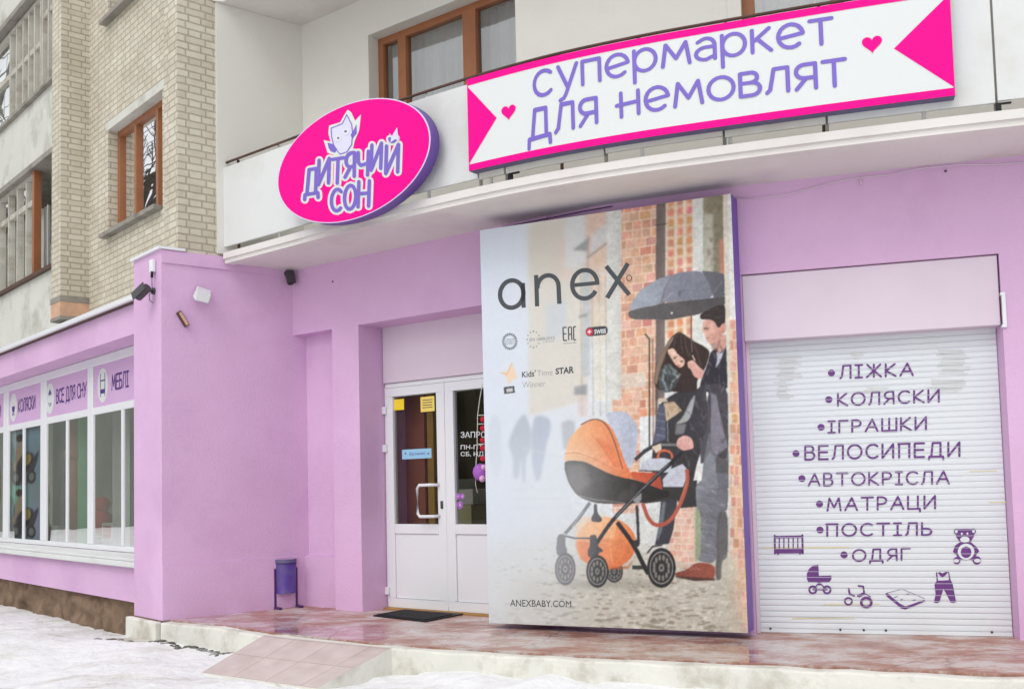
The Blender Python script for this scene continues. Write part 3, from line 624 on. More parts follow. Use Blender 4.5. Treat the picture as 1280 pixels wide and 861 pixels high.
# shop interior behind the band
mb = MB(); mb.box(FL, .3, 12, 2.3, 2.4, 0, 3.0); mb.box(FL, .3, 12, .9, 2.3, 2.95, 3.0); mb.box(FL, .3, 12, .9, 2.3, .3, .36); mb.box(FL, .95, 11, .538, .9, .45, .495); mb.box(FL, .3, .36, .9, 2.3, .36, 2.95); mb.box(FL, 11.9, 12, .9, 2.3, .36, 2.95)
mb.build("interior_wall", MT['roomwall'], B)
IX = lambda X, Y, d=.78: FL.px(X, Y, d)
a0, a1 = IX(108.8, 600)[0], IX(96.5, 600)[0]
mb = MB(); mb.box(FL, a0 - .05, a1, .78, .80, .37, 2.4); tag(mb.build("display_board", MT['green']), "tall green board standing inside the shop window", "board")
a0 = IX(93, 600)[0]; mb = MB(); mb.tube([FL.p(a0, .80, .5), FL.p(a0, .80, 2.4)], .12, 12); mb.tube([FL.p(a0, .80, 1.62), FL.p(a0, .80, 1.72)], .15, 12)
tag(mb.build("heating_pipe", MT['terracotta']), "terracotta painted pipe running up beside the green board", "pipe")
a0, a1 = IX(72, 670, .72)[0], IX(60.5, 670, .72)[0]; mb = MB(); mb.box(FL, a0, a1, .72, .86, .50, .74); tag(mb.build("white_carton", MT['signwhite'], bevel=.01), "small white carton on the shop window floor", "carton")
a0, a1 = IX(141, 670, .72)[0], IX(127, 670, .72)[0]; mb = MB(); mb.box(FL, a0, a1, .72, .86, .50, .80, 0); mb.box(FL, a0 + .05, a1 - .05, .715, .86, .62, .77, 1); tag(mb.build("toy_box", [MT['signwhite'], MT['red']], bevel=.01), "white and red toy box low in the shop window nearest the pillar", "toy box")
a0 = IX(126, 640, .80)[0]; mb = MB(); mb.ball(FL.p(a0, .82, 1.02), .10, 12); mb.ball(FL.p(a0, .82, .80), .13, 12, sz=1.2); tag(mb.build("toy_figure", MT['red']), "round red toy standing beside the toy box in the shop window", "toy")
a0, a1 = IX(80, 560, .84)[0], IX(66, 560, .84)[0]; mb = MB(); mb.box(FL, a0, a1, .84, .88, .37, 2.4); tag(mb.build("display_screen", MT['slatedim']), "dim blue grey screen behind the white carton in the shop window", "screen")
a0, a1 = IX(166, 560, .88)[0], IX(143, 560, .88)[0]; mb = MB(); N = 60; pr = None
for k in range(N + 1):
    a = a0 + (a1 - a0) * k / N; dd = .86 + .02 * math.sin(a * 50); q = (FL.p(a, dd, .4), FL.p(a, dd, 2.5))
    if pr: mb.face([pr[0], q[0], q[1], pr[1]], smooth=True)
    pr = q
tag(mb.build("window_drape", MT['linen']), "pale hanging drape in the shop window beside the pink pillar", "drape")

# ground-floor wall with the entrance door (FD) -----------------------------------------------------------
mb = MB()
mb.box(FD, -.3, 3.1, 0, .9, 2.655, 3.34)                   # fascia
mb.box(FD, .553, .912, 0, .9, 0, 2.655)                    # column
mb.box(FD, -.3, .553, .14, .9, .487, 2.655); mb.box(FD, -.3, .553, .10, .9, 0, .487)
mb.box(FD, 2.62, 3.1, .012, .9, 0, 2.655)
mb.build("pink_wall", MT['pink'], B)
mb = MB(); C0 = (-.245, 8.75)
mb.prism([(-.10, 8.64), (.75, 8.04), (1.69, 7.62), (1.9, 8.3), (.9, 8.8), (.1, 9.3)], 0, 3.34); mb.build("pink_wall", MT['pink'], B)
# wall with the roller shutter (FW)
mb = MB()
mb.box(FW, 0, 5.0, 0, .6, 2.635, 3.34); mb.box(FW, -.0, .034, .012, .6, 0, 2.635); mb.box(FW, 1.775, 5.0, 0, .6, 0, 2.635)
mb.hexa([FW.p(1.748, .24, 0), FW.p(1.776, .24, 0), FW.p(1.776, 0.003, 0), FW.p(1.760, .12, 0), FW.p(1.748, .24, 2.14), FW.p(1.776, .24, 2.14), FW.p(1.776, .003, 2.14), FW.p(1.760, .12, 2.14)])
mb.build("pink_wall", MT['pink'], B)
mb = MB(); mb.box(FW, .036, 1.766, .02, .3, 2.141, 2.629); mb.build("shutter_box", MT['pinkbox'], B, bevel=.006)
mb = MB(); mb.box(FW, 1.768, 1.80, -.02, .05, 2.34, 2.362); mb.box(FW, 1.775, 1.80, -.02, .05, 2.14, 2.34); mb.box(FW, 1.768, 1.80, -.02, .05, 2.118, 2.14)
mb.build("shutter_box_bracket", MT['pvc'], B, bevel=.004)
# roller shutter
SH = .15; sl = .0415; z = 0.03; mb = MB()
prof = [(0.0, .010), (.06, .004), (.2, .0012), (.5, 0), (.8, .0012), (.94, .004), (1.0, .010)]
while z < 2.14:
    for (u0, d0), (u1, d1) in zip(prof[:-1], prof[1:]):
        mb.face([FW.p(.06, SH + d0, z + u0 * sl), FW.p(1.75, SH + d0, z + u0 * sl), FW.p(1.75, SH + d1, z + u1 * sl), FW.p(.06, SH + d1, z + u1 * sl)], smooth=False)
    z += sl
mb.box(FW, .06, 1.75, SH - .004, SH + .02, .003, .03)
shut = mb.build("roller_shutter", MT['shutter'], B)
mb = MB(); mb.box(FW, .036, .062, .11, .3, 0, 2.14); mb.build("shutter_guide", MT['pinkbox'], shut)
mb = MB()
for a in (.13, .62, .78, .93, 1.62): mb = MB(); mb.ball(FW.p(a, SH - .004, .03), .009, 8); mb.build("shutter_fastener", MT['dark'], shut)
sp = lambda X, Y: FW.px(X, Y, SH)
rows = [("ЛІЖКА", 1050.4, 1141, 472.8, 457, 469, 454, (1039.3, 466)), ("КОЛЯСКИ", 1047.4, 1173.7, 507, 491.8, 502, 487, (1036, 499.3)), ("ІГРАШКИ", 1035.3, 1157.7, 540.7, 526.5, 536.5, 521, (1026.3, 533.8)),
        ("ВЕЛОСИПЕДИ", 1006.5, 1199.5, 574.3, 557.5, 569.8, 552.7, (995, 566.5)), ("АВТОКРІСЛА", 1010.6, 1186, 607, 592, 604, 588.5, (1002.4, 597.8)), ("МАТРАЦИ", 1034.4, 1169, 638, 622.7, 635, 619.4, (1024.4, 629.5)),
        ("ПОСТІЛЬ", 1033, 1164, 669.7, 654.8, 668, 653, (1025, 662)), ("ОДЯГ", 1066, 1137.3, 701, 687, 699.5, 685, (1055, 693))]
mb = MB()
for t, x0, x1, yb0, yt0, yb1, yt1, bu in rows:
    fn = bilin(FW, SH, [sp(x0, yb0), sp(x1, yb1), sp(x1, yt1), sp(x0, yt0)])
    write(mb, t, U, fn, .0025, .075, gap=.34)
    c = sp(*bu); disc(mb, c, .025, .025, lambda x, y, h: FW.p(x, SH - h, y), .0025)
mb.build("lettering", MT['vinyl'], shut)
# ghosts of older lettering scraped off, and yellowish rub marks
for x0, x1, y0, y1, sd in ((970, 1002, 446, 472, 1), (968, 990, 474, 500, 2), (1062, 1082, 440, 448, 3), (1172, 1212, 437, 468, 4), (1160, 1206, 474, 490, 5), (1078, 1110, 484, 490, 6)):
    gh = MB(); g = random.Random(sd); y = y0
    while y < y1:
        xa, xb = x0 + g.uniform(-2, 7), x1 + g.uniform(-9, 2); q = [sp(xa, y + 2.1), sp(xb, y + 1.7), sp(xb, y), sp(xa, y + .3)]; gh.face([FW.p(a, SH - .0012, z_) for a, z_ in q]); y += 2.9
    gh.build("scraped_mark", MT['scrape'], shut)
for xa, xb, y, t_ in ((952, 1062, 683.5, 1.6), (1212, 1246, 588.5, 1.2), (1236, 1262, 627, 1.3), (990, 1068, 772, 1.4), (1030, 1100, 754.5, 1.2)):
    yl = MB(); q = [sp(xa, y + t_), sp(xb, y + t_ - .6), sp(xb, y - .6), sp(xa, y)]; yl.face([FW.p(a, SH - .0014, z_) for a, z_ in q]); yl.build("rub_mark", MT['rub'], shut)
mb = MB(); z = .03 + sl
while z < 2.13:
    mb.face([FW.p(.062, SH - .0075, z - .0012), FW.p(1.748, SH - .0075, z - .0012), FW.p(1.748, SH - .0075, z + .0012), FW.p(.062, SH - .0075, z + .0012)]); z += sl
mb.build("slat_joint", MT['shutter'], shut)
# icons painted on the shutter
ih = lambda ox, oy, s: (lambda x, y, h: FW.p(*(lambda q: (q[0], SH - h, q[1]))(sp(ox + x / s, oy + y / s))))
def icon(name, ox, oy, s, polys=(), lines=(), discs=(), pale=()):
    m = MB(); f = ih(ox, oy, s); k = 0
    f2 = lambda x, y, h: f(x, y, h)
    for p in polys: m.face([f(x, y, .0025 + .0003 * k) for x, y in (p if True else p)][::1]); k += 1
    for p, hw in lines: ribbon(m, p, hw, f, .0028 + .0003 * (k % 5)); k += 1
    for c, r in discs: m.face([f(c[0] + r * math.cos(a), c[1] + r * math.sin(a), .0027 + .0003 * (k % 5)) for a in np.linspace(0, 2 * math.pi, 18)[:-1]]); k += 1
    o = m.build(name, MT['vinyl'], shut)
    if pale:
        m = MB()
        for c, rx, ry in pale: m.face([f(c[0] + rx * math.cos(a), c[1] + ry * math.sin(a), .0048) for a in np.linspace(0, 2 * math.pi, 20)[:-1]])
        m.build(name + "_highlight", MT['shutter'], shut)
icon("cot_icon", 950, 640, 6.625, polys=[[(120, 195), (355, 190), (355, 210), (120, 215)], [(122, 300), (358, 295), (362, 338), (120, 340)]],
     lines=[([(x, 205), (x, 305)], 5) for x in (125, 160, 198, 237, 275, 313, 350)] + [([(122, 192), (124, 340)], 8), ([(350, 188), (354, 338)], 8)], discs=[((150, 345), 9), ((330, 342), 9)])
icon("pram_icon", 950, 640, 6.625, polys=[[(483, 432), (440, 440), (405, 468), (388, 510), (388, 550), (400, 575), (575, 575), (592, 550), (590, 522), (488, 525)]],
     lines=[([(490, 580), (440, 640)], 5), ([(490, 580), (555, 640)], 5), ([(440, 640), (555, 640)], 4), (arc(437, 640, 29, 29, 0, 360), 8), (arc(555, 640, 29, 29, 0, 360), 8)], discs=[((490, 590), 14)])
icon("tricycle_icon", 950, 640, 6.625, lines=[([(735, 632), (742, 675), (780, 690)], 8), ([(815, 608), (855, 612), (862, 665), (808, 690)], 7), (arc(732, 735, 30, 28, 0, 360), 7), (arc(880, 745, 42, 38, 0, 360), 11), ([(820, 700), (870, 672), (915, 698)], 4)])
icon("mattress_icon", 1090, 650, 7.175, polys=[[(120, 655), (135, 650), (250, 745), (300, 770), (470, 712), (478, 725), (300, 798), (265, 790), (130, 680)]],
     lines=[([(135, 650), (270, 615), (470, 700)], 2), ([(200, 690), (230, 680)], 3), ([(310, 660), (335, 658)], 3), ([(255, 712), (275, 706)], 3), ([(365, 715), (390, 712)], 3)])
icon("overalls_icon", 1090, 650, 7.175, polys=[[(572, 465), (585, 465), (592, 540), (690, 535), (683, 460), (690, 460), (704, 530), (725, 575), (752, 725), (735, 740), (705, 735), (640, 610), (605, 730), (580, 742), (556, 735), (570, 660), (560, 575), (580, 540)], [(590, 470), (608, 462), (632, 475), (660, 460), (685, 462), (660, 490), (632, 512), (610, 495)]])
icon("teddy_icon", 1090, 650, 7.175, polys=[[(750, 80), (830, 75), (920, 78), (915, 140), (890, 185), (840, 205), (790, 195), (755, 150)], [(790, 195), (880, 190), (935, 235), (962, 275), (940, 300), (930, 320), (960, 350), (920, 380), (885, 350), (790, 352), (765, 380), (730, 355), (765, 320), (725, 280), (745, 225)]],
     discs=[((758, 100), 25), ((907, 98), 25), ((760, 360), 32), ((940, 358), 38)], pale=[((755, 100), 13, 14), ((910, 98), 13, 14), ((805, 120), 9, 11), ((855, 118), 9, 11), ((832, 172), 42, 27), ((843, 280), 75, 72), ((755, 362), 26, 15), ((945, 360), 30, 17)])
icon("teddy_belly_icon", 1090, 650, 7.175, lines=[(arc(832, 178, 36, 20, 20, 160), 3)])
m = MB(); f = ih(1090, 650, 7.175); m.face([f(843 + 48 * math.cos(a), 285 + 52 * math.sin(a), .006) for a in np.linspace(0, 2 * math.pi, 20)[:-1]]); m.build("teddy_belly_icon", MT['vinyl'], shut)

# entrance door: two white leaves ------------------------------------------------------------------
DD = .32
def leaf(a0, a1, handle):
    m = MB(); t = .10
    m.box(FD, a0, a1, DD, DD + .06, 1.992, 2.075); m.box(FD, a0, a1, DD, DD + .06, .012, .10); m.box(FD, a0 + t, a1 - t, DD, DD + .06, .70, .79)
    m.box(FD, a0, a0 + t, DD, DD + .06, .10, 1.992); m.box(FD, a1 - t, a1, DD, DD + .06, .10, 1.992); m.box(FD, a0 + t, a1 - t, DD + .014, DD + .05, .10, .70)
    o = m.build("door_leaf", MT['pvc'], B, bevel=.006)
    g = MB(); g.face([FD.p(a0 + t - .01, DD + .03, .78), FD.p(a1 - t + .01, DD + .03, .78), FD.p(a1 - t + .01, DD + .03, 2.0), FD.p(a0 + t - .01, DD + .03, 2.0)]); g.build("pane", MT['doorglass'], o)
    if handle:
        h = MB(); x = a1 - t + .02
        h.tube([FD.p(x, DD - .003, 1.145), FD.p(x - .03, DD - .07, 1.147), FD.p(x - .17, DD - .08, 1.147), FD.p(x - .195, DD - .08, 1.12), FD.p(x - .195, DD - .08, .89), FD.p(x - .17, DD - .08, .862), FD.p(x - .03, DD - .07, .862), FD.p(x, DD - .003, .864)], .015, 10)
        h.build("handle", MT['pvc'], o)
        k = MB(); k.box(FD, x + .02, x + .045, DD - .012, DD, .93, 1.0); k.build("lock", MT['dark'], o, bevel=.003)
    for z in (.13, 1.47, 1.83) if handle else ():
        h = MB(); h.box(FD, a0 - .03, a0 + .03, DD - .025, DD - .002, z, z + .07); h.build("hinge", MT['pvc'], o, bevel=.004)
    return o
leaf(.925, 1.675, True); leaf(1.68, 2.42, False); leaf(2.425, 2.618, False)
mb = MB(); mb.box(FD, .9125, .921, DD + .012, DD + .1, 0, 2.09); mb.box(FD, .921, 2.62, DD + .012, DD + .1, 2.078, 2.12); mb.build("door_frame", MT['pvc'], B, bevel=.004)
mb = MB(); mb.box(FD, .914, 2.62, DD - .05, DD + .15, .0005, .011); mb.build("threshold", MT['ochre'], B)
mb = MB(); mb.box(FD, .918, 2.63, DD - .012, DD + .1, 2.123, 2.70); mb.build("shutter_box", MT['pinkbox'], B, bevel=.006)
mb = MB(); mb.box(FD, .5, .6, .9, 3.0, 0, 2.7); mb.box(FD, .6, 3.0, 2.9, 3.0, 0, 2.7); mb.box(FD, 2.9, 3.0, .9, 2.9, 0, 2.7); mb.box(FD, .6, 2.9, .91, 2.9, 2.62, 2.7); mb.box(FD, .93, 2.9, .55, 2.9, -.06, -.004)
mb.build("interior_wall", MT['roomdark'], B)
mb = MB(); mb.box(FD, .93, 1.17, .60, .65, 0, 2.2); mb.box(FD, 1.18, 1.26, .63, .67, 0, 2.2, 1); tag(mb.build("inner_door_board", [MT['redboard'], MT['ochre']]), "dull red board standing inside the door glass", "board")
mb = MB(); mb.box(FD, 1.06, 1.55, .85, 1.2, .95, 1.10); mb.box(FD, 1.10, 1.30, .85, 1.2, 1.1, 1.2); tag(mb.build("counter_tray", MT['parapet'], bevel=.01), "pale tray on a counter behind the door glass", "tray")
mb = MB(); mb.box(FD, 1.08, 1.52, .86, 1.2, 0, .948); tag(mb.build("counter", MT['roomdark']), "low counter in the dim hall behind the door", "counter")
mb = MB(); mb.ball(FD.p(2.25, 1.6, .35), .55, 16, sz=.9); tag(mb.build("hall_rug_roll", MT['roomwall']), "rounded grey green bundle on the hall floor behind the door", "bundle")
# small wet strip under the door and mat
mat_c = [np.array(floor_px(*p)[:2]) for p in ((466.6, 770), (532, 777.5), (579, 768), (505, 763))]
mb = MB(); P = [tuple(p) for p in mat_c]; mb.prism(P, .0005, .012)
e1, e2 = mat_c[1] - mat_c[0], mat_c[3] - mat_c[0]
for i in range(26):
    t0 = .04 + i * .036; q = [mat_c[0] + e1 * a + e2 * b for a, b in ((.04, t0), (.96, t0), (.96, t0 + .018), (.04, t0 + .018))]
    mb.prism([tuple(x) for x in q], .0121, .02)
tag(mb.build("door_mat", MT['black']), "black ribbed rubber mat in front of the white door", "doormat")
# stickers and signs on the door
def sticker(name, x0, y0, x1, y1, m, lab, cat, lines=0, lm='ink', d=DD + .028):
    a0, z1 = FD.px(x0, y0, d); a1, z0 = FD.px(x1, y1, d); s_ = MB(); s_.box(FD, a0, a1, d - .001, d, z0, z1); o = s_.build(name, MT[m]); tag(o, lab, cat)
    if lines:
        t = MB()
        for k in range(lines):
            z = z0 + (z1 - z0) * (.25 + .5 * k / max(1, lines - 1)); t.box(FD, a0 + (a1 - a0) * .15, a1 - (a1 - a0) * .15, d - .0018, d - .0012, z, z + (z1 - z0) * .05)
        t.build("lettering", MT[lm], o)
    return o
sticker("sticker", 491.8, 499.5, 505.2, 511.8, 'yellow', "small bright yellow sticker at the hinge corner of the door glass", "sticker", 2, 'paleyellow')
sticker("sticker", 525.6, 496.3, 543.3, 513.5, 'paleyellow', "larger pale yellow notice sticker at the top of the door glass", "sticker", 4)
o = sticker("ribbon_sticker", 502.6, 562.0, 539.5, 572.2, 'skyblue', "sky blue ribbon sticker across the middle of the door glass", "sticker")
d = DD + .028; t = MB(); q = [FD.px(*p, d) for p in ((512, 570.2), (532, 568.2), (532, 563.8), (512, 565.2))]
font_text(t, "Відчинено", bilin(FD, d, q), .0018)
for cx in (507, 535.5):
    c = FD.px(cx, 566.8, d); t.face([FD.p(c[0] + x * .012, d - .0018, c[1] + y * .012) for x, y in ((0, -1), (1, .2), (.8, .8), (.3, .9), (0, .5), (-.3, .9), (-.8, .8), (-1, .2))])
t.build("lettering", MT['purple'], o)
t = MB()
for s_, x0, x1, yt, yb in (("ЗАПРОШУЄМО", 576, 647, 539.5, 547), ("ПН-ПТ з 9 до 19", 576, 644, 556, 562.5), ("СБ, НД з 9 до 17", 576, 644, 564.5, 571)):
    q = [FD.px(*p, d) for p in ((x0, yb), (x1, yb - .5), (x1, yt - 1.5), (x0, yt))]; font_text(t, s_, bilin(FD, d, q), .0018, bold=.012)
tag(t.build("opening_hours_lettering", MT['signwhite']), "white opening hours lettering on the door glass beside the poster", "lettering")
# garland with the plush toy hanging on the second leaf
gx = lambda X, Y: FD.px(X, Y, DD - .03)
def gp(X, Y): a, z = gx(X, Y); return FD.p(a, DD - .03, z)
gar = empty("toy_garland", gp(602, 481), "cord garland of red felt hearts with a violet plush toy on the door", "garland")
mb = MB(); mb.tube([gp(603, 480), gp(599.5, 500), gp(597, 520), gp(596.5, 555), gp(595, 580), gp(594.5, 605), gp(597, 616)], .004, 6)
for Y in (519, 530, 555): mb.tube([gp(596.8, Y), gp(607, Y - .5)], .004, 6)
mb.build("cord", MT['string'], gar)
for Y in (524, 535, 550, 560, 573):
    h = MB(); h.ball(gp(603.5, Y), .026, 8, sy=.5); h.build("felt_heart", MT['red'], gar)
h = MB(); h.ball(gp(600.5, 590), .068, 12, sz=1.15, sy=.7); h.build("plush_body", MT['plush'], gar)
h = MB(); h.ball(gp(598, 585), .028, 10, sy=1.9); h.ball(gp(605, 584), .028, 10, sy=1.9); h.ball(gp(603, 598), .032, 10, sy=1.9); h.build("plush_patch", MT['plushpale'], gar)
h = MB(); h.ball(gp(598, 585), .010, 8, sy=5.6); h.ball(gp(605, 584), .010, 8, sy=5.6); h.build("plush_eye", MT['black'], gar)
dec = MB(); f2 = lambda x, y, h: FD.p(x, d - h, y)
for X, Y, r in ((572.5, 620, .027), (578, 620, .024), (575, 631, .034)):
    c = FD.px(X, Y, d); ribbon(dec, [(c[0] + r * .7 * math.cos(a), c[1] + r * .7 * math.sin(a)) for a in np.linspace(0, 2 * math.pi, 13)], r * .34, f2, .0012); disc(dec, c, r * .3, r * .3, f2, .0016, mi=1, n=10)
tag(dec.build("flower_sticker", [MT['plush'], MT['plushpale']]), "violet ring flower sticker low on the second door glass", "sticker")

# balcony ---------------------------------------------------------------------------------------
mb = MB(); n = 60; A = np.linspace(0, BE.L[-1], n); fr = [tuple(BE.at(a)) for a in A]
mb.prism(fr + [(5.6, 8.4), (2.2, 8.8), (-.2, 9.9), (-1.7, 11.0), (-2.1, 10.6)], 3.30, 3.385)
BE.strip(mb, 0, BE.L[-1], -.10, 0.0, 3.283, 3.2995, .12); BE.strip(mb, 0, BE.L[-1], -.006, .018, 3.325, 3.384, .12)
mb.build("balcony_slab", MT['soffit'], B)
cuts = [-.085] + [BE.px(X, Y, -.02)[0] for X, Y in ((440, 240), (598, 230), (631, 225), (756, 205), (905, 180), (1034, 165), (1246, 130))] + [BE.L[-1] - .05]
for i, (a0, a1) in enumerate(zip(cuts[:-1], cuts[1:])):
    m = MB(); BE.strip(m, a0 + .008, a1 - .008, -.045, -.02 - .004 * (i % 2), 3.452 + .012 * (i % 3 == 1), 4.215, .1); m.build("balcony_panel", MT['white'] if i < 2 or i > 5 else MT['cream'], B)
for a in cuts[1:-1]:
    m = MB(); m.prism([tuple(BE.at(a - .012, -.06)), tuple(BE.at(a + .012, -.06)), tuple(BE.at(a + .012, -.048)), tuple(BE.at(a - .012, -.048))], 3.386, 4.2); m.build("balcony_post_or_seam_strip", MT['grey'], B)  # grey strips added behind the seams so the bright loggia doesn't show through
rail = MB(); A = np.linspace(-.06, BE.L[-1] - .1, 60); rail.tube([(*BE.at(a, -.05), 4.275) for a in A], .012, 8); rail.build("balcony_rail", MT['rust'], B)
for k in range(15):
    a = .12 + k * .62
    if a > BE.L[-1] - .1: break
    m = MB(); q = BE.at(a, -.075); m.tube([(*q, 3.385), (*q, 4.27)], .014, 6); m.build("balcony_post_or_seam_strip", MT['white'] if k % 3 else MT['rust'], B)
for X, Y in ((634, 229), (487, 268), (1246, 138)):
    a = BE.px(X, Y, -.01)[0]; m = MB(); fa = [BE.at(a, -.05), BE.at(a + .03, -.05), BE.at(a + .03, -.02), BE.at(a, -.02)]; m.prism([tuple(p) for p in fa], 3.386, 3.44)
    fa = [BE.at(a, -.045), BE.at(a + .09, -.045), BE.at(a + .09, -.03), BE.at(a, -.03)]; m.prism([tuple(p) for p in fa], 3.441, 3.452); m.build("balcony_bracket", MT['black'], B)
# loggia recess behind the balcony
UB = .13
mb = MB()
mb.box(FS, .54, 1.453, -.004, .25, 3.386, 5.83); mb.build("loggia_wall", MT['plaster'], B)
mb = MB()
ux0, ux1, uz1 = .973, 3.0, 5.46
mb.box(FD, -.35, ux0, UB, .9, 3.386, 6.0); mb.box(FD, ux0, ux1, UB, .9, uz1, 6.0); mb.box(FD, ux0, ux1, UB, .9, 3.386, 4.05)
mb.build("loggia_wall", MT['plaster'], B)
mb = MB()
mb.prism([FD.p(2.85, -.02, 0)[:2], (.9, 8.05), (1.75, 7.72), (1.9, 8.5), (.4, 9.4), FD.p(2.85, .9, 0)[:2]], 3.386, 6.0); mb.build("loggia_wall", MT['plaster'], B)
mb = MB(); mb.box(FW, .0, .10, .10, .8, 3.386, 6.0); mb.box(FW, .10, 1.6, .1, .8, 3.386, 4.1); mb.box(FW, .10, 1.6, .1, .8, 5.5, 6.0); mb.box(FW, 1.6, 5, .1, .8, 3.386, 6.0); mb.build("loggia_wall", MT['plaster'], B)
window(FD, ux0 + .002, ux1, 4.051, uz1 - .002, .262, [(1.29, .10), (2.12, .15)], MT['brown'], MT['upglass'], t=.065, curtain=(1.0, 2.84))
window(FW, .102, 1.598, 4.101, 5.498, .22, [(.8, .1)], MT['brown'], MT['upglass'], t=.09, curtain=(.15, 1.55))
mb = MB(); mb.box(FD, .4, 3.2, 1.6, 1.7, 3.4, 6.0); mb.build("interior_wall", MT['roomwall'], B)
mb = MB(); mb.prism([tuple(K + DS * .50 - FS.n * -.01)] + [tuple(BE.at(a, .0)) for a in np.linspace(.0, BE.L[-1], 40)] + [(5.6, 8.4), (2.2, 8.8), (-.2, 9.9), (-1.7, 11.0), (-2.1, 10.6)], 5.832, 5.95); mb.build("balcony_slab", MT['soffit'], B)
mb = MB(); BE.strip(mb, .0, BE.L[-1], -.06, -.02, 6.0, 6.9, .15); mb.build("balcony_panel", MT['cream'], B)
mb = MB(); mb.prism([FL.p(.0, 1.01, 0)[:2], FL.p(12, 1.9, 0)[:2], FL.p(12, 6, 0)[:2], (6, 14), (6, 8.6), (2.2, 8.9), (-.2, 10.0), (-1.75, 11.05)], 6.9, TOPZ); mb.build("brick_wall", MT['brick'], B)

# ================================================================== SIGNS ON THE BALCONY
SO = .075
s0, zb = BE.px(586.5, 214.5, SO); s0t, zt = BE.px(581, 101, SO); s1, zb1 = BE.px(1194, 119.5, SO)
zb = (zb + zb1) / 2
Wb, Hb = s1 - s0, zt - zb
ban = empty("shop_banner_sign", (*BE.at((s0 + s1) / 2, SO), zb), "long curved white shop sign with violet lettering and a magenta ribbon border", "sign")
mb = MB(); BE.strip(mb, s0, s1, -.012, SO, zb, zt, .06); mb.build("sign_body", [MT['slate']], ban)
bf = lambda x, y, h: (*BE.at(s0 + x, SO + h), zb + y)
def bgrid(x0, x1, y0, y1, h, m):
    N = max(2, int((x1 - x0) / .06))
    for i in range(N):
        a, b = x0 + (x1 - x0) * i / N, x0 + (x1 - x0) * (i + 1) / N; m.face([bf(a, y0, h), bf(b, y0, h), bf(b, y1, h), bf(a, y1, h)])
m = MB(); bgrid(.006, Wb - .006, .006, Hb - .006, .002, m); m.build("sign_face", MT['signwhite'], ban)
m = MB(); bw = .05
bgrid(0, Wb, Hb - bw, Hb, .004, m); bgrid(0, Wb, 0, bw, .004, m)
def notch(x0, xt, flip):
    N = 14
    for i in range(N):
        t0, t1 = i / N, (i + 1) / N; a, b = x0 + (xt - x0) * t0, x0 + (xt - x0) * t1
        lo0, lo1 = bw + (Hb / 2 - bw) * t0, bw + (Hb / 2 - bw) * t1
        q = [bf(a, lo0, .004), bf(b, lo1, .004), bf(b, Hb - lo1, .004), bf(a, Hb - lo0, .004)]; m.face(q if not flip else q[::-1])
notch(0, BE.px(621, 140, SO)[0] - s0, False); notch(Wb, BE.px(1117, 54, SO)[0] - s0, True)
def heart(m, cx, cy, r):
    pts = [(16 * math.sin(t) ** 3, 13 * math.cos(t) - 5 * math.cos(2 * t) - 2 * math.cos(3 * t) - math.cos(4 * t)) for t in np.linspace(0, 2 * math.pi, 28)[:-1]]
    m.face([bf(cx + x * r / 16, cy + y * r / 16, .005) for x, y in pts][::-1])
for X, Y in ((636, 140), (1090, 55)):
    a, z = BE.px(X, Y, SO); heart(m, a - s0, z - zb, .062)
m.build("ribbon_border", MT['magenta'], ban)
m = MB()
def bq(X, Y): a, z = BE.px(X, Y, SO); return np.array([a - s0, z - zb])
def banner_line(text, lo, hi, **k):          # baseline and top of the letters, three points each
    L0, H0 = np.array([bq(*p) for p in lo]), np.array([bq(*p) for p in hi]); cl, ch = np.polyfit(L0[:, 0], L0[:, 1], 2), np.polyfit(H0[:, 0], H0[:, 1], 2); xa, xb = k.pop('span')
    xa, xb = bq(*xa)[0], bq(*xb)[0]
    def fn(x, y, h):
        X = xa + (xb - xa) * x; z0_, z1_ = np.polyval(cl, X), np.polyval(ch, X); return bf(X, z0_ + (z1_ - z0_) * y, h)
    write(m, text, G, fn, .005, .082, **k)
banner_line("супермаркет", [(681, 119), (824, 85.5), (1031, 55)], [(681, 88.5), (848, 54.5), (1031, 24.5)], gap=.26, span=((668, 105), (1040, 40)))
banner_line("для немовлят", [(712, 161.5), (847, 133.5), (1052, 107)], [(700, 131.5), (875, 101), (1044, 76)], gap=.26, space=.75, span=((661, 160), (1057, 95)))
m.build("lettering", MT['violet'], ban)
# oval sign
c0 = np.array([-1.3, 8.56]); FO = Frame(c0, c0 + np.array([.8, -.6])); OD = -.16
oc = FO.p(0.148, OD, 3.792)
ov = empty("oval_shop_sign", oc, "magenta oval shop sign with white outlined violet lettering and an owl emblem", "sign")
RX, RZ = 0.885, 0.485; N = 72
m = MB(); ring = lambda d, k=1.0, dx=0: [FO.p(0.148 + RX * k * math.cos(2 * math.pi * i / N), d, 3.792 + RZ * k * math.sin(2 * math.pi * i / N)) for i in range(N)]
a, b = ring(OD), ring(OD + .105)
for i in range(N): m.face([b[i], b[(i + 1) % N], a[(i + 1) % N], a[i]], smooth=True)
m.face(b[::-1]); m.build("sign_body", MT['purple'], ov)
m = MB(); m.face(ring(OD)); m.build("sign_rim", MT['lilac'], ov)
m = MB(); m.face(ring(OD - .0015, .985)); m.build("sign_face", MT['magenta'], ov)
def of(X, Y, h): a_, z_ = FO.px(370 + X / 5.38, 130 + Y / 5.38, OD); return FO.p(a_, OD - h, z_)
letters = [('Д', 62, 612, 90, 165, -.16), ('И', 153, 545, 70, 165, -.18), ('Т', 240, 540, 80, 165, -.14), ('Я', 330, 495, 66, 160, -.1), ('Ч', 416, 488, 68, 160, -.12), ('И', 508, 448, 66, 170, -.2), ('Й', 606, 470, 82, 185, -.14),
           ('С', 238, 722, 66, 145, -.05), ('О', 326, 712, 76, 160, -.08), ('Н', 420, 694, 72, 170, -.08)]
mw, mv = MB(), MB(); kk = 0
